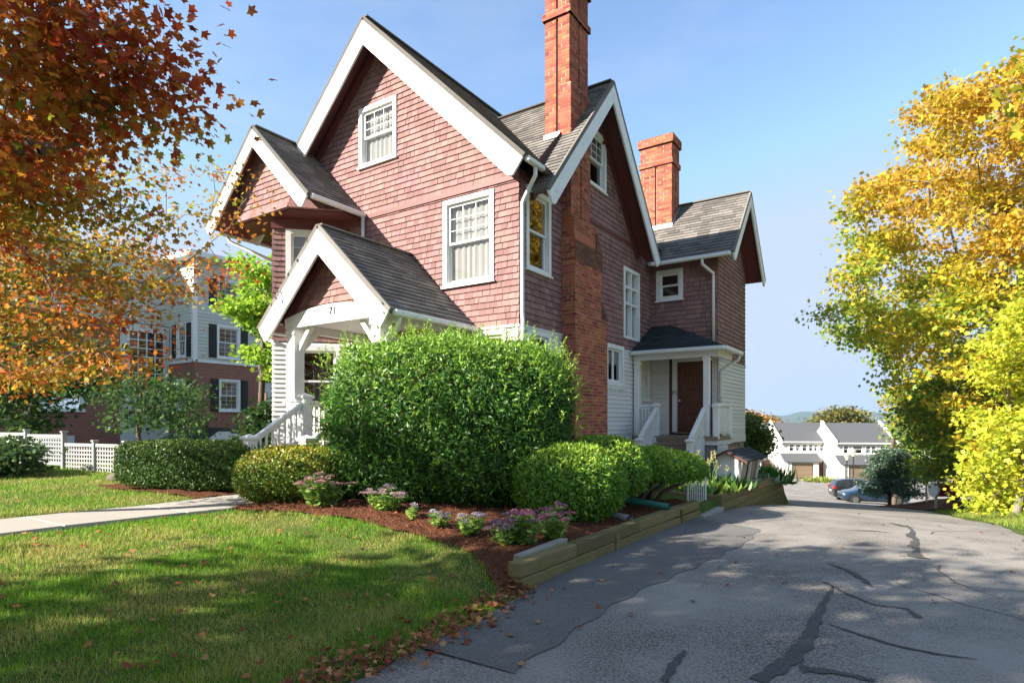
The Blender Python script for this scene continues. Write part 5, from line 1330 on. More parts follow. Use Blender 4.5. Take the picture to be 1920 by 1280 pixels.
# tall grid window in a pale panel
MB().fbox(FA, 2.9, 5.05, -1.4, 6.15, .0, .06).build('pale_panel', Mt['palegreen'], lw)
gw_ = MB().fbox(FA, 3.15, 3.25, 3.0, 5.9, .06, .14).fbox(FA, 4.75, 4.85, 3.0, 5.9, .06, .14).fbox(FA, 3.25, 4.75, 5.8, 5.9, .06, .14).fbox(FA, 3.25, 4.75, 3.0, 3.1, .06, .14).build('grid_window', Mt['aptwhite'], apt)
MB().poly([FA(3.25, 3.1, .07), FA(4.75, 3.1, .07), FA(4.75, 5.8, .07), FA(3.25, 5.8, .07)]).build('pane', Mt['shutter'], gw_)
MB().poly([FA(3.25, 3.1, .09), FA(4.75, 3.1, .09), FA(4.75, 5.8, .09), FA(3.25, 5.8, .09)]).build('glass', Mt['glass'], gw_)
for i in range(1, 4): MB().fbox(FA, 3.25 + 1.5 * i / 4 - .025, 3.25 + 1.5 * i / 4 + .025, 3.1, 5.8, .09, .125).build('muntin', Mt['aptwhite'], gw_)
for j in range(1, 7): MB().fbox(FA, 3.25, 4.75, 3.1 + 2.7 * j / 7 - .025, 3.1 + 2.7 * j / 7 + .025, .092, .128).build('muntin', Mt['aptwhite'], gw_)
MB().fbox(FA, -.3, 1.1, -.6, 1.0, .0, .05).build('pale_door', Mt['palegreen'], lw)
MB().fbox(FP1, 5.0, 5.2, ZM - .05, ZT, .0, .05).fbox(FP2, BXF - .2, BXF - .0, ZM - .05, ZT, .0, .05).build('corner_board', Mt['aptwhite'], apt)
MB().fbox(FP1, 5.1, 8.35, ZM - .07, ZM + .04, .0, .05).fbox(FP2, AX, BXF, ZM - .07, ZM + .04, .0, .05).build('water_table', Mt['aptwhite'], apt)
bevel(MB().box(-30, BXF + .5, 4.6, 8.9, ZT, ZT + .28).build('cornice', Mt['aptwhite'], apt), .03); MB().box(-30, AX + .4, -9.5, 4.6, ZT, ZT + .25).box(-30, -22.2, 8.9, 16.2, ZT - .3, ZT - .05).build('cornice', Mt['aptwhite'], apt)
MB().box(-36, BXF - .02, 8.3, 8.35, -1.5, ZT).box(-36, AX - .1, -9, -8.95, -1.5, ZT).box(-36, -22.65, 15.95, 16, -1.5, ZT - .3).build('end_wall', Mt['aptbrick'], apt)
MB().poly([(-36, -9, ZT + .1), (AX, -9, ZT + .1), (AX, 16, ZT + .1), (-36, 16, ZT + .1)]).build('flat_roof', Mt['roofdark'], apt)
# low entry roof by the corner
MB().prism(Fr((-19.3, 0, 0), (0, 1, 0), (0, 0, 1)), [(2.3, .25), (5.6, .25), (5.6, 1.3), (4.6, 1.35)], -2.0, 0).build('bulkhead_roof', Mt['roofdark'], apt)
MB().prism(Fr((-19.25, 0, 0), (0, 1, 0), (0, 0, 1)), [(3.4, .0), (5.6, .0), (5.6, 1.15), (5.0, 1.15)], -2.1, .02).build('bulkhead_wall', Mt['aptwhite'], apt)

# ---------------------------------------------------------------- townhouses downhill
PHI = R(27)
def townhouse(px, depth, W, label, var):
    ox, oy = pix(px, depth); oz = float(drive_z(oy)) if oy < 90 else -7.1
    oz = -5.40
    root = empty('townhouse', (ox, oy, oz), label, 'house', 'row of townhouses below the driveway')
    U = Vector((math.cos(PHI), math.sin(PHI), 0)); Bk = Vector((-math.sin(PHI), math.cos(PHI), 0)); O = Vector((ox, oy, oz))
    F = Fr(O, U, (0, 0, 1)); HE, HR, D = 4.6, 6.7, 4.2; m = MB()
    wl_ = [(.9 + i * .78, .9 + i * .78 + .70, 3.22, 4.25) for i in range(4)] + [(W - 2.9 + i * .85, W - 2.9 + i * .85 + .72, 3.22, 4.25) for i in range(3)]
    if var: wl_ = [(.75, 1.45, 3.15, 4.25), (1.75, 3.0, 3.15, 4.25), (3.25, 3.95, 3.15, 4.25), (W - 3.0, W - 2.3, 3.15, 4.25), (W - 1.95, W - 1.25, 3.15, 4.25), (W - .95, W - .3, 3.15, 4.25)]
    dr_ = (W - 2.3, W - 1.35, 0, 1.98)
    fwl = wall('front_wall', root, F, [(0, 0), (W, 0), (W, HE), (0, HE)], [hole_of(q) for q in wl_] + [dr_], Mt['townwhite'])
    for q in wl_: window(root, F, *q, cas=.08, sill=True, curtain=(1, random.choice([.0, .4, .6]), random.choice(['curtain', 'blind'])))
    MB().fbox(F, dr_[0], dr_[1], 0, 1.98, -.1, -.04).build('front_door', Mt['door'], root)
    FL = Fr(O + Bk * (2 * D), -Bk, (0, 0, 1)); FR = Fr(O + U * W, Bk, (0, 0, 1))
    for f_ in (FL, FR): wall('gable_wall', root, f_, [(0, 0), (2 * D, 0), (2 * D, HE), (D, HR), (0, HE)], [], Mt['townwhite'])
    MB().poly([O + Bk * 2 * D, O + Bk * 2 * D + U * W, O + Bk * 2 * D + U * W + Vector((0, 0, HE)), O + Bk * 2 * D + Vector((0, 0, HE))]).build('rear_wall', Mt['townwhite'], root)
    e0 = O + Vector((0, 0, HE)) - Bk * .35 - U * .0 + Vector((0, 0, -.15)); rd = Bk * (D + .35) + Vector((0, 0, HR - HE + .15 + .15))
    fr_ = Fr(e0, U, rd); L_ = rd.length
    rf_ = MB().prism(fr_, [(.05, 0), (W - .0, 0), (W - .0, L_), (.05, L_)], -.12, 0).build('roof', Mt['townroof'], root)
    e1 = O + Bk * (2 * D + .35) + U * W + Vector((0, 0, HE - .15)); fr2 = Fr(e1, -U, -Bk * (D + .35) + Vector((0, 0, HR - HE + .3)))
    MB().prism(fr2, [(0, 0), (W, 0), (W, L_), (0, L_)], -.12, 0).build('roof', Mt['townroof'], root)
    MB().bar(e0 + Vector((0, 0, -.02)) - Bk * .05, e0 + U * W + Vector((0, 0, -.02)) - Bk * .05, .1, .14).build('gutter', Mt['gutter'], rf_)
    for uu in (0.0, W):   # party wall upstands
        a = O + U * uu + Vector((0, 0, HE)) - Bk * .4
        MB().prism(Fr(O + U * (uu - .12), Bk, (0, 0, 1)), [(-.42, HE - .4), (D, HR - .1), (D, HR + .45), (-.42, HE + .12)], -.12, .12).build('party_wall', Mt['townwhite'], root)
    # garage with a lean-to roof
    gD = 1.5; GO = O - Bk * gD; G = Fr(GO, U, (0, 0, 1)); gw0, gw1 = .35, 3.9
    wall('garage_wall', root, G, [(gw0, 0), (gw1, 0), (gw1, 2.12), (gw0, 2.12)], [(gw0 + .45, gw1 - .6, 0, 1.88)], Mt['townwhite'])
    for uu in (gw0, gw1): MB().prism(Fr(GO + U * uu, Bk, (0, 0, 1)), [(0, 0), (gD, 0), (gD, 2.9), (0, 2.08)], -.05, .05).build('garage_side', Mt['townwhite'], root)
    gd = MB().fbox(G, gw0 + .45, gw1 - .6, 0, 1.88, -.16, -.12).build('garage_door', Mt['garagedoor'], root)
    for j in range(4): bevel(MB().fbox(G, gw0 + .48, gw1 - .63, .03 + j * .46, .46 + j * .46, -.12, -.10).build('door_panel', Mt['garagedoor'], gd), .02)
    rr_ = Bk * (gD + .3) + Vector((0, 0, .98)); g0_ = GO - Bk * .3 + U * (gw0 - .5) + Vector((0, 0, 2.02))
    MB().prism(Fr(g0_, U, rr_), [(0, 0), (gw1 - gw0 + .85, 0), (gw1 - gw0 + .85, rr_.length), (.0, rr_.length)], -.1, 0).build('garage_roof', Mt['townroof'], root)
    for uu in (gw0 - .08, 0.02): MB().tube([G(gw0 - .06, 2.05, .06), G(gw0 - .06, 0, .06)], .05, 6).build('downspout', Mt['gutter'], root); break
    return root
Mt['townwhite'] = mat('white_townhouse_siding', (.60, .58, .545), .7); Mt['townroof'] = mat('dark_grey_shingle_roof', (.085, .088, .095), .95, noise=(9, .4, .7, .6), c2=(.055, .057, .062), noise2=(60, .4, .7, .5), c3=(.12, .12, .125)); Mt['garagedoor'] = mat('brown_garage_door', (.20, .145, .09), .6, var=.08)
townhouse(1465, 76.0, 6.6, 'white townhouse with dark garage and brown front door, between two other units', 0)
townhouse(1568, 71.5, 6.8, 'white townhouse standing forward of its row behind two lamp posts', 1)
townhouse(1366, 79.5, 6.6, 'white townhouse mostly hidden behind the shingled house corner', 0)

# lamp posts
def lamp(px, depth, h, label):
    x, y = pix(px, depth); z = float(drive_z(y)); root = empty('lamp_post', (x, y, z), label, 'lamp')
    MB().lathe((x, y, z), [(.12, 0), (.12, .25), (.06, .35), (.045, h - .75), (.10, h - .68), (.06, h - .6)], 10).build('pole', Mt['dark'], root, smooth=True)
    MB().lathe((x, y, z + h - .6), [(.10, 0), (.24, .42), (.24, .44)], 8).build('lantern_glass', Mt['lampglass'], root)
    MB().lathe((x, y, z + h - .15), [(.30, 0), (.20, .14), (.05, .28), (.02, .36)], 8).build('lantern_cap', Mt['concrete'], root)
Mt['lampglass'] = mat('lantern_glass', (.75, .62, .40), .4)
lamp(1600, 58, 3.85, 'taller black lamp post with lantern in front of the townhouse')
lamp(1588, 62, 3.35, 'shorter black lamp post with lantern behind the dark parked car')

# ---------------------------------------------------------------- cars
def car(px, depth, heading, paint, glass, label, Lc=4.5, Hc=1.66, suv=True):
    x, y = pix(px, depth); z = float(drive_z(y)) + .004
    root = empty('parked_car', (0, 0, 0), label, 'car', 'cars parked beside the drive')
    h = Hc / 1.66; hw = .92
    # stations: x, sill z, belt z, top z, half width belt, half width top
    st = [(-2.25, .55, .95, .96, .80, .78), (-2.18, .32, 1.0, 1.02, .90, .86), (-2.05, .28, 1.04, 1.42, .92, .70), (-1.75, .26, 1.06, 1.60, .92, .66), (-1.0, .25, 1.04, 1.66, .92, .68), (-.1, .25, 1.02, 1.65, .92, .68), (.55, .25, 1.0, 1.50, .92, .70), (1.15, .25, .98, 1.06, .92, .82), (1.7, .26, .92, .97, .90, .78), (2.1, .30, .80, .86, .86, .74), (2.25, .42, .70, .74, .74, .66)]
    m = MB()
    for (sx_, zs, zb_, zt_, wb__, wt) in st:
        sx_ *= Lc / 4.5; c_ = [(0, zs), (wb__ * .88, zs), (wb__, zs + .16), (wb__ + .01, (zs + zb_) / 2), (wb__ - .02, zb_), (wt, zt_ - .03), (wt * .8, zt_), (0, zt_ + .02)]
        ring = [(sx_, yy, zz * h) for yy, zz in c_] + [(sx_, -yy, zz * h) for yy, zz in reversed(c_[1:-1])]
        m.v += ring
    k = 14
    for i in range(len(st) - 1):
        for j in range(k): m.f.append((i * k + j, i * k + (j + 1) % k, (i + 1) * k + (j + 1) % k, (i + 1) * k + j))
    m.f.append(tuple(reversed(range(k)))); e = (len(st) - 1) * k; m.f.append(tuple(range(e, e + k)))
    b_ = m.build('body', paint, root, smooth=True); ss = b_.modifiers.new('s', 'SUBSURF'); ss.levels = 1; ss.render_levels = 2
    sc = Lc / 4.5
    for sy in (1, -1):
        for quad in ([(-1.85, 1.10), (-1.05, 1.09), (-1.05, 1.55), (-1.6, 1.53)], [(-.98, 1.09), (-.15, 1.07), (-.15, 1.56), (-.98, 1.56)], [(-.08, 1.07), (.95, 1.05), (.45, 1.47), (-.08, 1.55)]):
            MB().poly([(a * sc, sy * (.918 - (zz - 1.05) * .40), zz * h) for a, zz in (quad if sy > 0 else quad[::-1])]).build('side_window', glass, b_)
        for wx_ in (-1.38 * sc, 1.38 * sc):
            yo = sy * .84
            prof = [(.20, -.11), (.31, -.11), (.345, -.07), (.345, .07), (.31, .11), (.20, .11)]
            w_ = MB(); n_ = 20
            for r_, off in prof:
                for q in range(n_):
                    a = 2 * math.pi * q / n_; w_.v.append((wx_ + r_ * math.cos(a), yo + off * sy, .345 + r_ * math.sin(a)))
            for i in range(len(prof) - 1):
                for q in range(n_): w_.f.append((i * n_ + q, i * n_ + (q + 1) % n_, (i + 1) * n_ + (q + 1) % n_, (i + 1) * n_ + q))
            wh = w_.build('wheel', Mt['tyre'], root, smooth=True)
            r2 = MB()
            for q in range(n_):
                a = 2 * math.pi * q / n_; r2.v.append((wx_ + .205 * math.cos(a), yo + sy * .085, .345 + .205 * math.sin(a)))
            r2.f.append(tuple(range(n_)))
            for q in range(5):
                a = 2 * math.pi * q / 5; r2.bar((wx_, yo + sy * .105, .345), (wx_ + .2 * math.cos(a), yo + sy * .105, .345 + .2 * math.sin(a)), .05, .03)
            r2.build('rim', Mt['rim'], wh)
            ar = MB()
            for q in range(n_ // 2 + 1):
                a = math.pi * q / (n_ // 2)
                for rr_ in (.36, .43): ar.v.append((wx_ + rr_ * math.cos(a), sy * .945, .345 + rr_ * math.sin(a)))
            for q in range(n_ // 2): ar.f.append((2 * q, 2 * q + 1, 2 * q + 3, 2 * q + 2))
            ar.build('wheel_arch', Mt['tyre'], root)
        MB().box(2.05 * sc, 2.17 * sc, sy * .62 - .15, sy * .62 + .15, .68 * h, .80 * h).build('headlight', Mt['headlight'], root)
        MB().box(-2.24 * sc, -2.06 * sc, sy * .76 - .14, sy * .76 + .14, .95 * h, 1.16 * h).build('tail_light', Mt['taillight'], root)
        MB().box(.72 * sc, .86 * sc, sy * .95 - .09, sy * .95 + .09, 1.06 * h, 1.18 * h).build('mirror', paint, root)
        MB().bar((-1.5 * sc, sy * .62, 1.69 * h), (.2 * sc, sy * .62, 1.68 * h), .04, .04).build('roof_rail', Mt['rim'], root)
    MB().poly([(.62 * sc, -.62, 1.49 * h), (.62 * sc, .62, 1.49 * h), (1.18 * sc, .76, 1.10 * h), (1.18 * sc, -.76, 1.10 * h)][::-1]).build('windscreen', glass, b_)
    MB().poly([(-1.92 * sc, -.6, 1.56 * h), (-1.92 * sc, .6, 1.56 * h), (-2.13 * sc, .72, 1.10 * h), (-2.13 * sc, -.72, 1.10 * h)]).build('rear_window', glass, b_)
    MB().box(-2.27 * sc, -2.23 * sc, -.22, .22, .72 * h, .84 * h).build('number_plate', Mt['white'], root)
    MB().box(2.16 * sc, 2.25 * sc, -.45, .45, .50 * h, .66 * h).build('grille', Mt['tyre'], root)
    root.location = (x, y, z); root.rotation_euler = (math.atan2(.105, 1) * math.sin(0), 0, heading)
    return root
Mt['tyre'] = mat('tyre_rubber', (.012, .012, .012), .8); Mt['rim'] = mat('alloy_rim', (.35, .36, .38), .3, metal=.9); Mt['headlight'] = mat('headlight_lens', (.75, .78, .8), .15, coat=1); Mt['taillight'] = mat('red_tail_lens', (.35, .01, .012), .2, coat=1)
Mt['navy'] = mat('navy_car_paint', (.012, .035, .075), .35, metal=.3, coat=1); Mt['blackcar'] = mat('charcoal_car_paint', (.02, .022, .026), .3, metal=.4, coat=1); Mt['carglass'] = mat('car_glass', (.015, .02, .025), .05, spec=.8)
car(1636, 42.0, YAW + R(-30 + 180 + 14), Mt['navy'], Mt['carglass'], 'dark blue crossover car parked behind the bark mulch bank', Lc=4.2, Hc=1.56)
car(1618, 46.5, YAW + R(-30 + 16), Mt['blackcar'], Mt['carglass'], 'black sport utility car showing its red tail light', Lc=4.6, Hc=1.72)

# red tank on a short post, pale sign in the leaves
rx, ry = pix(1755, 24.5); rz = float(ground_z(rx, ry))
root = empty('red_mailbox', (rx, ry, rz), 'red rounded box on a grey metal post at the edge of the trees', 'mailbox')
Mt['redpaint'] = mat('faded_red_paint', (.36, .03, .035), .4, noise=(4, .45, .7, .5), c2=(.25, .02, .025))
MB().tube([(rx + RGT.x * t, ry + RGT.y * t, rz + .80) for t in (-.05, 1.0)], .28, 20).build('box_shell', Mt['redpaint'], root, smooth=True)
MB().tube([(rx + RGT.x * t, ry + RGT.y * t, rz + .80) for t in (-.12, -.05)], .30, 20).build('end_ring', Mt['flash'], root)
MB().box(rx - .05, rx + .05, ry - .05, ry + .05, rz - .3, rz + .55).build('post', Mt['flash'], root)
sx_, sy_ = pix(1738, 30); sz_ = float(ground_z(sx_, sy_))
root = empty('small_sign', (sx_, sy_, sz_), 'pale blank sign on a post half hidden among green leaves', 'sign')
Fsg = Fr((sx_, sy_, sz_), RGT, (0, 0, 1)); MB().fbox(Fsg, -.28, .28, 1.85, 2.65, .0, .02).build('sign_board', Mt['palegreen'], root); MB().fbox(Fsg, -.03, .03, -.2, 2.6, -.06, -.002).build('post', Mt['flash'], root)

# ---------------------------------------------------------------- far hills and lake
def ridge(name, dist, px0, px1, zf, material):
    m = MB(); n_ = 140
    for i in range(n_ + 1):
        px = px0 + (px1 - px0) * i / n_; top_z = zf(px, i)
        for dd, zz in ((dist * .80, -45), (dist * .92, -45 + (top_z + 45) * .55), (dist, top_z), (dist * 1.25, -45)):
            x, y = pix(px, dd); m.v.append((x, y, zz))
    for i in range(n_):
        for j in range(3): a = i * 4 + j; m.f.append((a, a + 4, a + 5, a + 1))
    o = m.build(name, material, smooth=True); o['kind'] = 'structure'
Mt['forest'] = mat('forested_hill', (.045, .075, .035), .95, noise=(.03, .4, .7, .7), c2=(.09, .075, .03))
ridge('hills', 3600, 500, 2150, lambda px, i: 52 + 10 * math.sin(px * .021) + 7 * math.sin(px * .05 + 1) + 4 * math.sin(px * .11) - .004 * (px - 1400), Mt['forest'])

# ---------------------------------------------------------------- lawn, litter
def blades(name, P, h, wd, cols, label=None, parent=None):
    n = len(P); a = rng.normal(size=(n, 3)) * .38 + np.array([0, 0, 1]); 
    o = leaf_mesh(name, Mt['grass'], P, a, h, BLADE, cols, width=wd / h, fold=0); o['kind'] = 'stuff'
    return o
def lawn_pts(n, x0, x1, y0, y1, ok, near=4.0):
    out = []
    while sum(map(len, out)) < n:
        x = rng.uniform(x0, x1, n * 2); y = rng.uniform(y0, y1, n * 2)
        d = np.hypot(x - CAM.x, y - CAM.y); k = ok(x, y) & (rng.random(len(x)) < (near / np.maximum(d, near)) ** 1.3)
        out.append(np.stack([x, y], 1)[k])
    return np.concatenate(out)[:n]
def grass_cols(P):
    n = len(P); dry = blend_noise(np.c_[P, np.zeros(n)], 2.1, 3) * .5 + blend_noise(np.c_[P, np.zeros(n)], 5.3, 1) * .5 + rng.normal(0, .22, n)
    c = pick([(.13, .32, .02), (.19, .38, .026), (.11, .27, .02), (.30, .42, .035)], n)
    d = dry > .26; c[d] = pick([(.50, .44, .12), (.54, .46, .18), (.40, .42, .08)], d.sum()); return c
def ok_front(x, y): return (x > -1.88) & (x < left_edge(y) + .02 + .03 * np.sin(y * 9)) & (y < bed_edge(np.clip(x, -1.75, 3.36)) + .03)
P2 = lawn_pts(170000, -1.9, 3.75, -11.5, -4.6, ok_front)
z = ground_z(P2[:, 0], P2[:, 1]); dd = np.hypot(P2[:, 0] - CAM.x, P2[:, 1] - CAM.y)
z = np.where(P2[:, 0] > left_edge(P2[:, 1]) - .02, drive_z(P2[:, 1]), z)
tall = 1 + .55 * blend_noise(np.c_[P2, 0 * z], 3.1, 5) + .3 * blend_noise(np.c_[P2, 0 * z], 9, 2)
blades('front_lawn_grass', np.c_[P2, z - .004], .052 * rng.uniform(.55, 1.35, len(P2)) * tall, .0042 * np.maximum(1, dd / 5), grass_cols(P2))
def ok_left(x, y): return (x < -3.1) & ~((x > -6.6) & (x < -3.14) & (y > -4.7) & (y < -2.3)) & ~((x > -7.9) & (y > -1.3))
P3 = lawn_pts(75000, -16, -3.1, -9.5, 3.5, ok_left, near=9)
z = ground_z(P3[:, 0], P3[:, 1]); dd = np.hypot(P3[:, 0] - CAM.x, P3[:, 1] - CAM.y)
blades('side_lawn_grass', np.c_[P3, z - .004], .06 * rng.uniform(.6, 1.3, len(P3)), .006 * np.maximum(1, dd / 8), grass_cols(P3))
def ok_right(x, y): return (x > right_edge(y) + .05 + .25 * rng.random(len(x)) ** 2) & (y < 17)
P4 = lawn_pts(30000, 6.5, 11.5, 0.5, 17, ok_right, near=12)
z = ground_z(P4[:, 0], P4[:, 1])
blades('verge_grass', np.c_[P4, z - .004], .10 * rng.uniform(.5, 1.6, len(P4)), .010, pick([(.20, .30, .04), (.28, .33, .05), (.13, .22, .03), (.34, .32, .09)], len(P4)))

# mulch chips
n = 16000; x = rng.uniform(-1.7, 3.2, n); y = rng.uniform(-5.2, -.2, n); k = y > bed_edge(x) - .02; x, y = x[k], y[k]
P = np.c_[x, y, ground_z(np.minimum(x, 3.22), y) + .085]
chips = leaf_mesh('mulch_chips', Mt['dryleaf'], P, rng.normal(size=P.shape) * [1, 1, .35], rng.uniform(.025, .07, len(P)), RHOMB, pick([(.20, .075, .038), (.11, .045, .025), (.27, .12, .06), (.16, .06, .03)], len(P)), width=.22, facing=np.tile([0, 0, 1.0], (len(P), 1)) + rng.normal(size=P.shape) * .3, fold=0); chips['kind'] = 'stuff'

# fallen leaves: loose ones one by one, the drift along the lawn edge as litter
DRY = [(.30, .085, .035), (.36, .14, .05), (.24, .06, .03), (.42, .22, .09), (.20, .07, .035)]
lm = []
for c in DRY:
    o = leaf_mesh('fallen_leaf', Mt['dryleaf'], np.zeros((1, 3)), np.array([[0, 1.0, 0]]), 1.0, MAPLE, np.array([c]), facing=np.array([[0, 0, 1.0]]), fold=-.30); lm.append(o.data); bpy.data.objects.remove(o)
def leaf_at(x, y, z, s, label, group):
    o = bpy.data.objects.new('fallen_leaf', random.choice(lm)); COL.objects.link(o); o.location = (x, y, z); o.scale = (s, s, s)
    o.rotation_euler = (random.gauss(0, .25), random.gauss(0, .25), random.uniform(0, 6.283)); tag(o, label, 'leaf', group)
for px, py in [(1150, 1064), (1210, 1040), (1262, 1018), (1365, 1100), (1456, 1043), (1470, 1097), (1348, 1066), (1379, 1057), (1657, 986), (1580, 1028), (1750, 1130), (1848, 1158), (1060, 1105), (1120, 1140), (1085, 1180), (1010, 1170), (1180, 1155), (875, 1210), (955, 1195), (1025, 1125), (1330, 978), (1358, 985), (1404, 978), (1840, 1000), (1880, 1003), (1795, 1010), (1760, 985), (1690, 1043), (1900, 1075), (1240, 1075), (1130, 1090), (795, 1248), (980, 1250), (1300, 1130), (1500, 985), (1610, 965), (1700, 975), (1860, 985), (1905, 1030), (1395, 1010)]:
    x, y = gpt(px, py); leaf_at(x, y, float(drive_z(y)) + .018, random.uniform(.028, .045), 'dry fallen maple leaf lying on the asphalt driveway', 'leaves fallen on the driveway')
pts = lawn_pts(210, -1.8, 3.6, -9, -4.8, ok_front, near=4)
for x, y in pts: leaf_at(x, y, max(float(ground_z(x, y)), float(drive_z(y))) + .045, random.uniform(.028, .048), 'dry fallen maple leaf lying on the front lawn', 'leaves fallen on the lawn')
for i in range(20):
    x = random.uniform(-1.2, 3.1); y = float(bed_edge(x)) + random.uniform(.1, 1.2); leaf_at(x, y, float(ground_z(min(x, 3.2), y)) + .10, random.uniform(.03, .042), 'dry fallen maple leaf lying on the bark mulch', 'leaves fallen on the mulch')
n = 750; y = rng.uniform(-8.8, -5.0, n); x = left_edge(y) + rng.normal(-.06, .14, n); y = y
P = np.c_[x, y, np.maximum(ground_z(x, y), drive_z(y)) + rng.uniform(.008, .045, n)]
lit = leaf_mesh('leaf_litter', Mt['dryleaf'], P, rng.normal(size=(n, 3)) * [1, 1, .3], rng.uniform(.025, .045, n), MAPLE, pick(DRY, n), facing=np.tile([0, 0, 1.0], (n, 1)) + rng.normal(size=(n, 3)) * .45, fold=-.35); lit['kind'] = 'stuff'

# ---------------------------------------------------------------- trees
def maple_fire(P, n):
    u = blend_noise(P, 1.3, 2) + .35 * blend_noise(P, 4, 1) + rng.normal(0, .28, n) + .07 * (7.4 - np.hypot(P[:, 0] + 4.6, P[:, 1] + 8.6))
    c = pick([(.44, .16, .026), (.52, .23, .03), (.40, .12, .022)], n)
    a = u > .28; c[a] = pick([(.42, .27, .03), (.30, .25, .026), (.21, .23, .026), (.50, .34, .04)], a.sum())
    b = u < -.38; c[b] = pick([(.46, .085, .022), (.38, .06, .02), (.50, .13, .026)], b.sum()); return c
tb = (-4.6, -8.6, .25)
# layered sprays that reach from the trunk towards the house
anc = []
tries = 0
while len(anc) < 330 and tries < 20000:
    tries += 1
    px = rng.uniform(-110, 510); py = rng.uniform(-200, 720); d = rng.uniform(np.interp(py, [0, 150, 350, 500], [3.5, 3.8, 5.2, 7.2]), np.interp(py, [0, 150, 350, 500], [5.0, 5.6, 8.4, 10.5]))
    # outline of the crown as it hangs against the sky
    lim = np.interp(py, [-200, 0, 90, 150, 240, 300, 380, 460, 540, 620, 680, 720], [340, 340, 350, 345, 385, 450, 500, 480, 450, 400, 320, 200])
    if px > lim - abs(rng.normal(0, 26)): continue
    if py > 470 and px > 285 and rng.random() < .8: continue
    if px < 0 and py < 250: continue
    x, y = pix(px, d); z = 1.6 + (790 - py) / FPX * d
    gxs, gys = x + .943 * z, y + 1.43 * z                       # keep the sun on the drive, the wall and most of the yew
    if gxs > 3.4 and gys > -2.2: continue
    xw, zw = x - .66 * y, z + .70 * y
    if -4.4 < xw < 0 and zw > 3.0: continue
    xs_, zs_ = x + .66 * (-2.6 - y), z - .70 * (-2.6 - y)
    if -1.7 < xs_ < 2.1 and .5 < zs_ < 3.2: continue
    xg, zg = x + .66 * (-4.0 - y), z - .70 * (-4.0 - y)
    if -2.5 < xg < -.4 and .3 < zg < 1.4: continue
    if py < 220 and rng.random() < .45: continue
    if -3.2 < gxs < .9 and -7.8 < gys < -4.9: continue
    if py > 560 and rng.random() < .5: continue
    anc.append((x, y, z))
for k in range(75):          # outer sprays hanging before the bay and the brick building
    px = rng.uniform(300, 508); py = rng.uniform(285, 560); d = rng.uniform(9.6, 11.6)
    if px > np.interp(py, [285, 340, 400, 470, 560], [440, 505, 508, 470, 420]): continue
    if py > 440 and rng.random() < .5: continue
    x, y = pix(px, d); z = 1.6 + (790 - py) / FPX * d
    xp, zp = x + .66 * (-2.45 - y), z - .70 * (-2.45 - y)
    if -4.1 < xp < -.9 and 3.0 < zp < 5.6: continue
    anc.append((x, y, z))
anc = np.array(anc)
tree('red_maple_tree', 'maple tree with orange and red autumn leaves reaching over the lawn', tb, [tb, (-4.62, -8.55, 1.0), (-4.5, -8.4, 1.8), (-4.3, -8.2, 2.4), (-4.1, -8.0, 3.2), (-3.9, -7.9, 4.2), (-3.8, -7.8, 5.4)], .13, anc, 74, .25, .045, MAPLE, maple_fire, bark='palebark', flat=.42, twig=.006, bias=.22, droop=.5)

def maple_gold(P, n):
    u = blend_noise(P, .7, 2) + .4 * blend_noise(P, 2.2, 1) + rng.normal(0, .3, n) + .10 * (P[:, 2] - 5)
    c = pick([(.58, .46, .035), (.50, .46, .04), (.62, .46, .04)], n)
    a = u > .62; c[a] = pick([(.62, .38, .04), (.58, .32, .035), (.64, .44, .05)], a.sum())
    b = u < -.12; c[b] = pick([(.30, .40, .04), (.24, .36, .04), (.38, .44, .045)], b.sum()); return c
def screen_anchors(n, poly, d0, d1):
    """anchor points filling a crown seen between two distances"""
    poly = np.array(poly, float); out = []
    while len(out) < n:
        px = rng.uniform(poly[:, 0].min(), poly[:, 0].max()); py = rng.uniform(poly[:, 1].min(), poly[:, 1].max())
        ins = False; j = len(poly) - 1
        for i in range(len(poly)):
            if (poly[i, 1] > py) != (poly[j, 1] > py) and px < (poly[j, 0] - poly[i, 0]) * (py - poly[i, 1]) / (poly[j, 1] - poly[i, 1]) + poly[i, 0]: ins = not ins
            j = i
        if not ins: continue
        d = rng.uniform(d0, d1); x, y = pix(px, d); out.append((x, y, 1.6 + (790 - py) / FPX * d))
    return np.array(out)
def gold_tree(px, d, ztop, crown, n, per, d0, d1, label, colfn=maple_gold, size=.085, spread=.34, r=.2, seed=0, bark='palebark'):
    x, y = pix(px, d); z = float(ground_z(x, y))
    tr = [(x + .12 * math.sin(i * 1.3), y + .1 * math.cos(i * 1.7), z - .1 + (ztop - z) * i / 6) for i in range(7)]
    return tree('sugar_maple_tree', label, (x, y, z), tr, r, screen_anchors(n, crown, d0, d1), per, spread, size, MAPLE, colfn, bark=bark, group='maples along the driveway', flat=.5, bias=.25)
gold_tree(1880, 22, 9.5, [(1530, 590), (1580, 480), (1600, 360), (1700, 300), (1710, 210), (1800, 150), (1930, 110), (2150, 120), (2200, 800), (1950, 880), (1800, 850), (1715, 760), (1655, 690), (1560, 620)], 520, 190, 17.5, 27, 'tallest golden maple with crown leaning over the driveway', r=.26, size=.10)
gold_tree(1905, 13.5, 4.0, [(1860, 640), (1950, 500), (2100, 470), (2150, 960), (1900, 962), (1838, 948), (1822, 850), (1850, 760)], 170, 170, 11.5, 16, 'bright yellow young maple growing low at the drive verge', colfn=lambda P, n: pick([(.58, .56, .04), (.50, .54, .04), (.64, .58, .05), (.38, .48, .04)], n), size=.07, spread=.24, r=.09)
def mixed(P, n): 
    u = blend_noise(P, .6, 7) + rng.normal(0, .3, n); c = pick([(.17, .29, .04), (.24, .34, .04), (.13, .23, .035)], n); a = u > .1; c[a] = pick([(.52, .46, .05), (.56, .36, .05)], a.sum()); return c
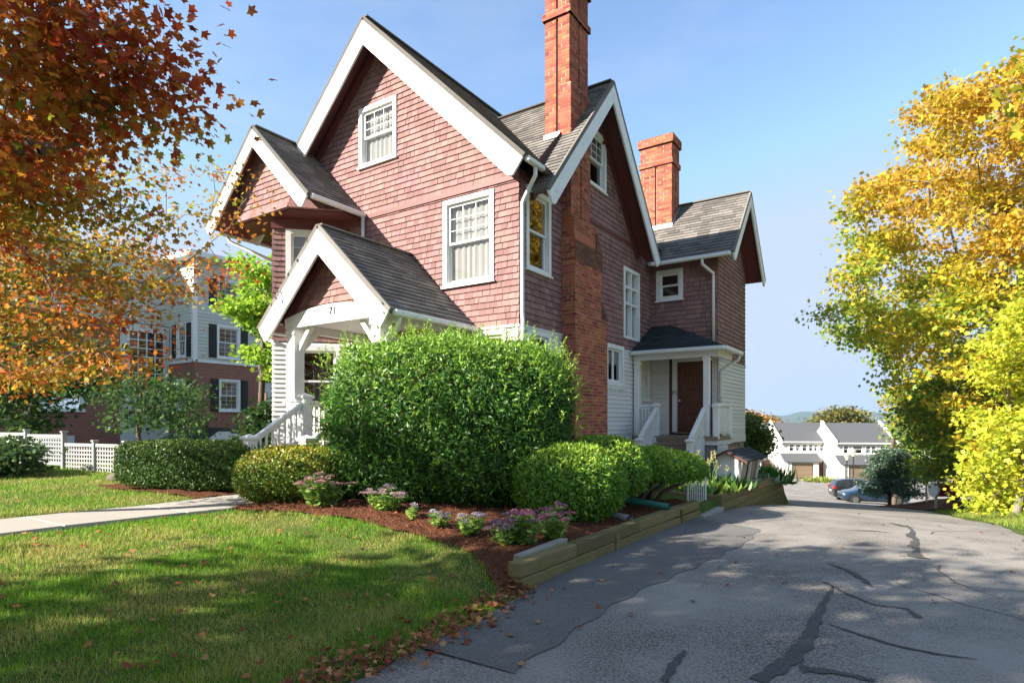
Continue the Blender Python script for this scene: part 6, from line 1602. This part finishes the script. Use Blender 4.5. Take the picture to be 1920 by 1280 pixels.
gold_tree(1790, 26, 6.0, [(1700, 760), (1745, 700), (1850, 680), (1920, 800), (1900, 930), (1800, 890), (1730, 900), (1720, 850)], 170, 150, 21, 29, 'shaded green maple behind the bright yellow young maple', colfn=mixed, r=.16, bark='bark')
gold_tree(1675, 40, 1.5, [(1668, 760), (1690, 715), (1750, 700), (1780, 820), (1760, 900), (1710, 870), (1690, 830)], 90, 90, 36, 46, 'mixed green and yellow maple beyond the small conifer', colfn=mixed, size=.13, spread=.5, r=.16, bark='bark')
# near spray of big yellow leaves at the frame edge
x, y = pix(2120, 7.2)
tree('yellow_maple_tree', 'maple with large clear yellow leaves hanging at the drive edge', (x, y, 0.1), [(x, y, 0), (x, y, 1.5), (x - .05, y, 3.0), (x - .1, y + .05, 4.6), (x - .2, y + .1, 6.2)], .12, np.array([(*pix(px, d), 1.6 + (790 - py) / FPX * d) for px, py, d in ((1935, 135, 6.8), (1915, 190, 7.0), (1960, 90, 7.2), (1950, 230, 6.7), (2000, 150, 7.1), (2060, 260, 7.0), (2100, 60, 7.3), (2150, 180, 7.3), (2200, 300, 7.2), (2050, 0, 7.2), (2160, 400, 7.2))]), 26, .16, .085, MAPLE, lambda P, n: pick([(.50, .42, .03), (.42, .40, .03)], n), bark='palebark', twig=.005)

# small dark conifer on the bank
x, y = pix(1668, 31); z = float(ground_z(x, y))
anc = np.array([(x + math.cos(a) * r_, y + math.sin(a) * r_, z + .5 + h_) for a, r_, h_ in [(random.uniform(0, 6.28), random.uniform(.2, 1.75) * (1 - h_ / 3.2), h_) for h_ in [random.uniform(.1, 2.4) for _ in range(110)]]])
def spruce(P, n): return pick([(.09, .16, .10), (.12, .19, .12), (.06, .12, .07), (.17, .22, .13)], n)
tree('spruce_tree', 'small spreading blue green conifer standing on the bark mulch bank', (x, y, z), [(x, y, z - .1), (x, y, z + .8), (x, y, z + 1.6), (x, y, z + 2.6)], .09, anc, 130, .22, .10, RHOMB, spruce, material='needle', flat=.35, droop=.1, bias=.1)

def green_tree(name, label, px, d, ztop, crown, n, per, d0, d1, cols, size=.08, spread=.3, r=.09, tm=LOBE, cat='tree', material='leaf', bark='bark'):
    x, y = pix(px, d); z = float(ground_z(x, y)) if y < 90 else -7.5
    tr = [(x + .08 * math.sin(i * 2.1), y, z - .1 + (ztop - z) * i / 5) for i in range(6)]
    return tree(name, label, (x, y, z), tr, r, screen_anchors(n, crown, d0, d1), per, spread, size, tm, lambda P, m: pick(cols, m), cat=cat, material=material, bark=bark)
green_tree('green_maple_tree', 'bright green tree between the shingled house and the apartment building', 492, 19.5, 5.0, [(430, 560), (455, 480), (490, 470), (540, 480), (600, 520), (600, 760), (520, 740), (480, 690), (440, 620)], 80, 150, 18.6, 21, [(.30, .48, .045), (.24, .42, .045), (.40, .54, .06)], size=.10, spread=.24, tm=MAPLE)
green_tree('dark_shrub_tree', 'dark green leafy shrub against the left side of the house', 500, 17.3, 1.9, [(460, 800), (490, 770), (530, 730), (560, 760), (560, 850), (480, 850)], 40, 140, 16.8, 18.2, [(.035, .08, .02), (.05, .10, .025)], size=.09, spread=.22, r=.05, cat='shrub')
green_tree('small_understory_tree', 'thin dark multi stemmed small tree in front of the lattice fence', 262, 14.0, 2.9, [(190, 730), (260, 690), (340, 710), (390, 760), (350, 830), (290, 800), (220, 800)], 60, 60, 12.8, 15.2, [(.05, .11, .025), (.07, .14, .03), (.035, .085, .02)], size=.055, spread=.26, r=.05, tm=MAPLE)
green_tree('rhododendron_bush', 'broad leaved dark rhododendron bush in front of the lattice fence', 25, 14.2, 1.25, [(-60, 880), (-40, 840), (10, 825), (50, 830), (72, 860), (66, 885)], 45, 110, 13.4, 14.8, [(.05, .10, .03), (.07, .13, .035), (.10, .15, .04)], size=.12, spread=.16, r=.04, tm=OVAL, cat='bush', material='needle')
green_tree('shade_tree', 'dark green tree hanging over the lattice fence beside the brick wall', 60, 19.0, 3.6, [(-60, 560), (60, 600), (190, 640), (200, 700), (100, 790), (40, 815), (-60, 800)], 90, 110, 17, 21, [(.05, .11, .025), (.08, .14, .03), (.035, .08, .02)], size=.10, spread=.35, r=.1, tm=MAPLE)
green_tree('corner_shrub', 'yellow tinged green shrub behind the stone foundation corner', 1408, 24.5, .6, [(1392, 860), (1392, 790), (1405, 778), (1425, 800), (1432, 830), (1420, 855)], 55, 130, 23.5, 26, [(.06, .13, .025), (.09, .17, .03), (.25, .25, .04)], size=.10, spread=.22, r=.05, cat='shrub')
green_tree('orange_tree', 'orange leaved tree behind the partly hidden townhouse', 1408, 92, 1.0, [(1385, 800), (1395, 778), (1425, 780), (1448, 796), (1440, 815), (1390, 815)], 50, 90, 88, 96, [(.36, .18, .04), (.40, .24, .05)], size=.32, spread=.9, r=.2)
green_tree('tall_oak_tree', 'olive and gold rounded tree rising behind the townhouse roofs', 1580, 98, 1.0, [(1533, 808), (1545, 780), (1565, 765), (1592, 768), (1616, 790), (1612, 812)], 80, 100, 92, 104, [(.20, .19, .05), (.28, .22, .05), (.14, .16, .045)], size=.36, spread=1.0, r=.3)
x, y = pix(1540, 69); clump('ornamental_grass', 'yellow green low planting strip before the townhouse doors', (x, y, .0), 500, .8, .2, [(.22, .30, .05), (.30, .30, .06)], spread=.9)

# ---------------------------------------------------------------- street trees behind the camera: they cast the dappled shade on lawn and drive
def street_tree(x, y, h, r, n, per, label):
    z = float(ground_z(x, y)); c = (x, y, z + h * .62)
    tr = [(x, y, z + h * .8 * i / 6) for i in range(7)]
    return tree('street_maple_tree', label, (x, y, z), tr, .22, ell(c, (r, r, h * .36), n, 2.4), per, .55, .16, LOBE, maple_gold, group='street trees', flat=.5)

street_tree(-17.5, -17.0, 6.5, 2.8, 80, 50, 'street maple across from the concrete path')
street_tree(-2.2, -16.4, 10.4, 3.2, 125, 80, 'tall street maple in front of the lawn')
street_tree(2.6, -16.8, 10.5, 3.3, 120, 60, 'street maple beside the driveway mouth')
street_tree(9.5, -19.5, 11.0, 3.8, 110, 60, 'street maple past the driveway mouth')

# ---------------------------------------------------------------- air
m = MB().box(-6000, 6000, -450, 6600, -46.5, 82)
hz = m.build('haze', None); hz['kind'] = 'stuff'
hm = bpy.data.materials.new('haze_air'); hm.use_nodes = True; hm.node_tree.nodes.remove(hm.node_tree.nodes['Principled BSDF'])
pv = hm.node_tree.nodes.new('ShaderNodeVolumePrincipled'); pv.inputs['Color'].default_value = (.55, .76, 1, 1); pv.inputs['Density'].default_value = .00013; pv.inputs['Anisotropy'].default_value = .2
hm.node_tree.links.new(pv.outputs[0], hm.node_tree.nodes['Material Output'].inputs['Volume']); hz.data.materials.append(hm)
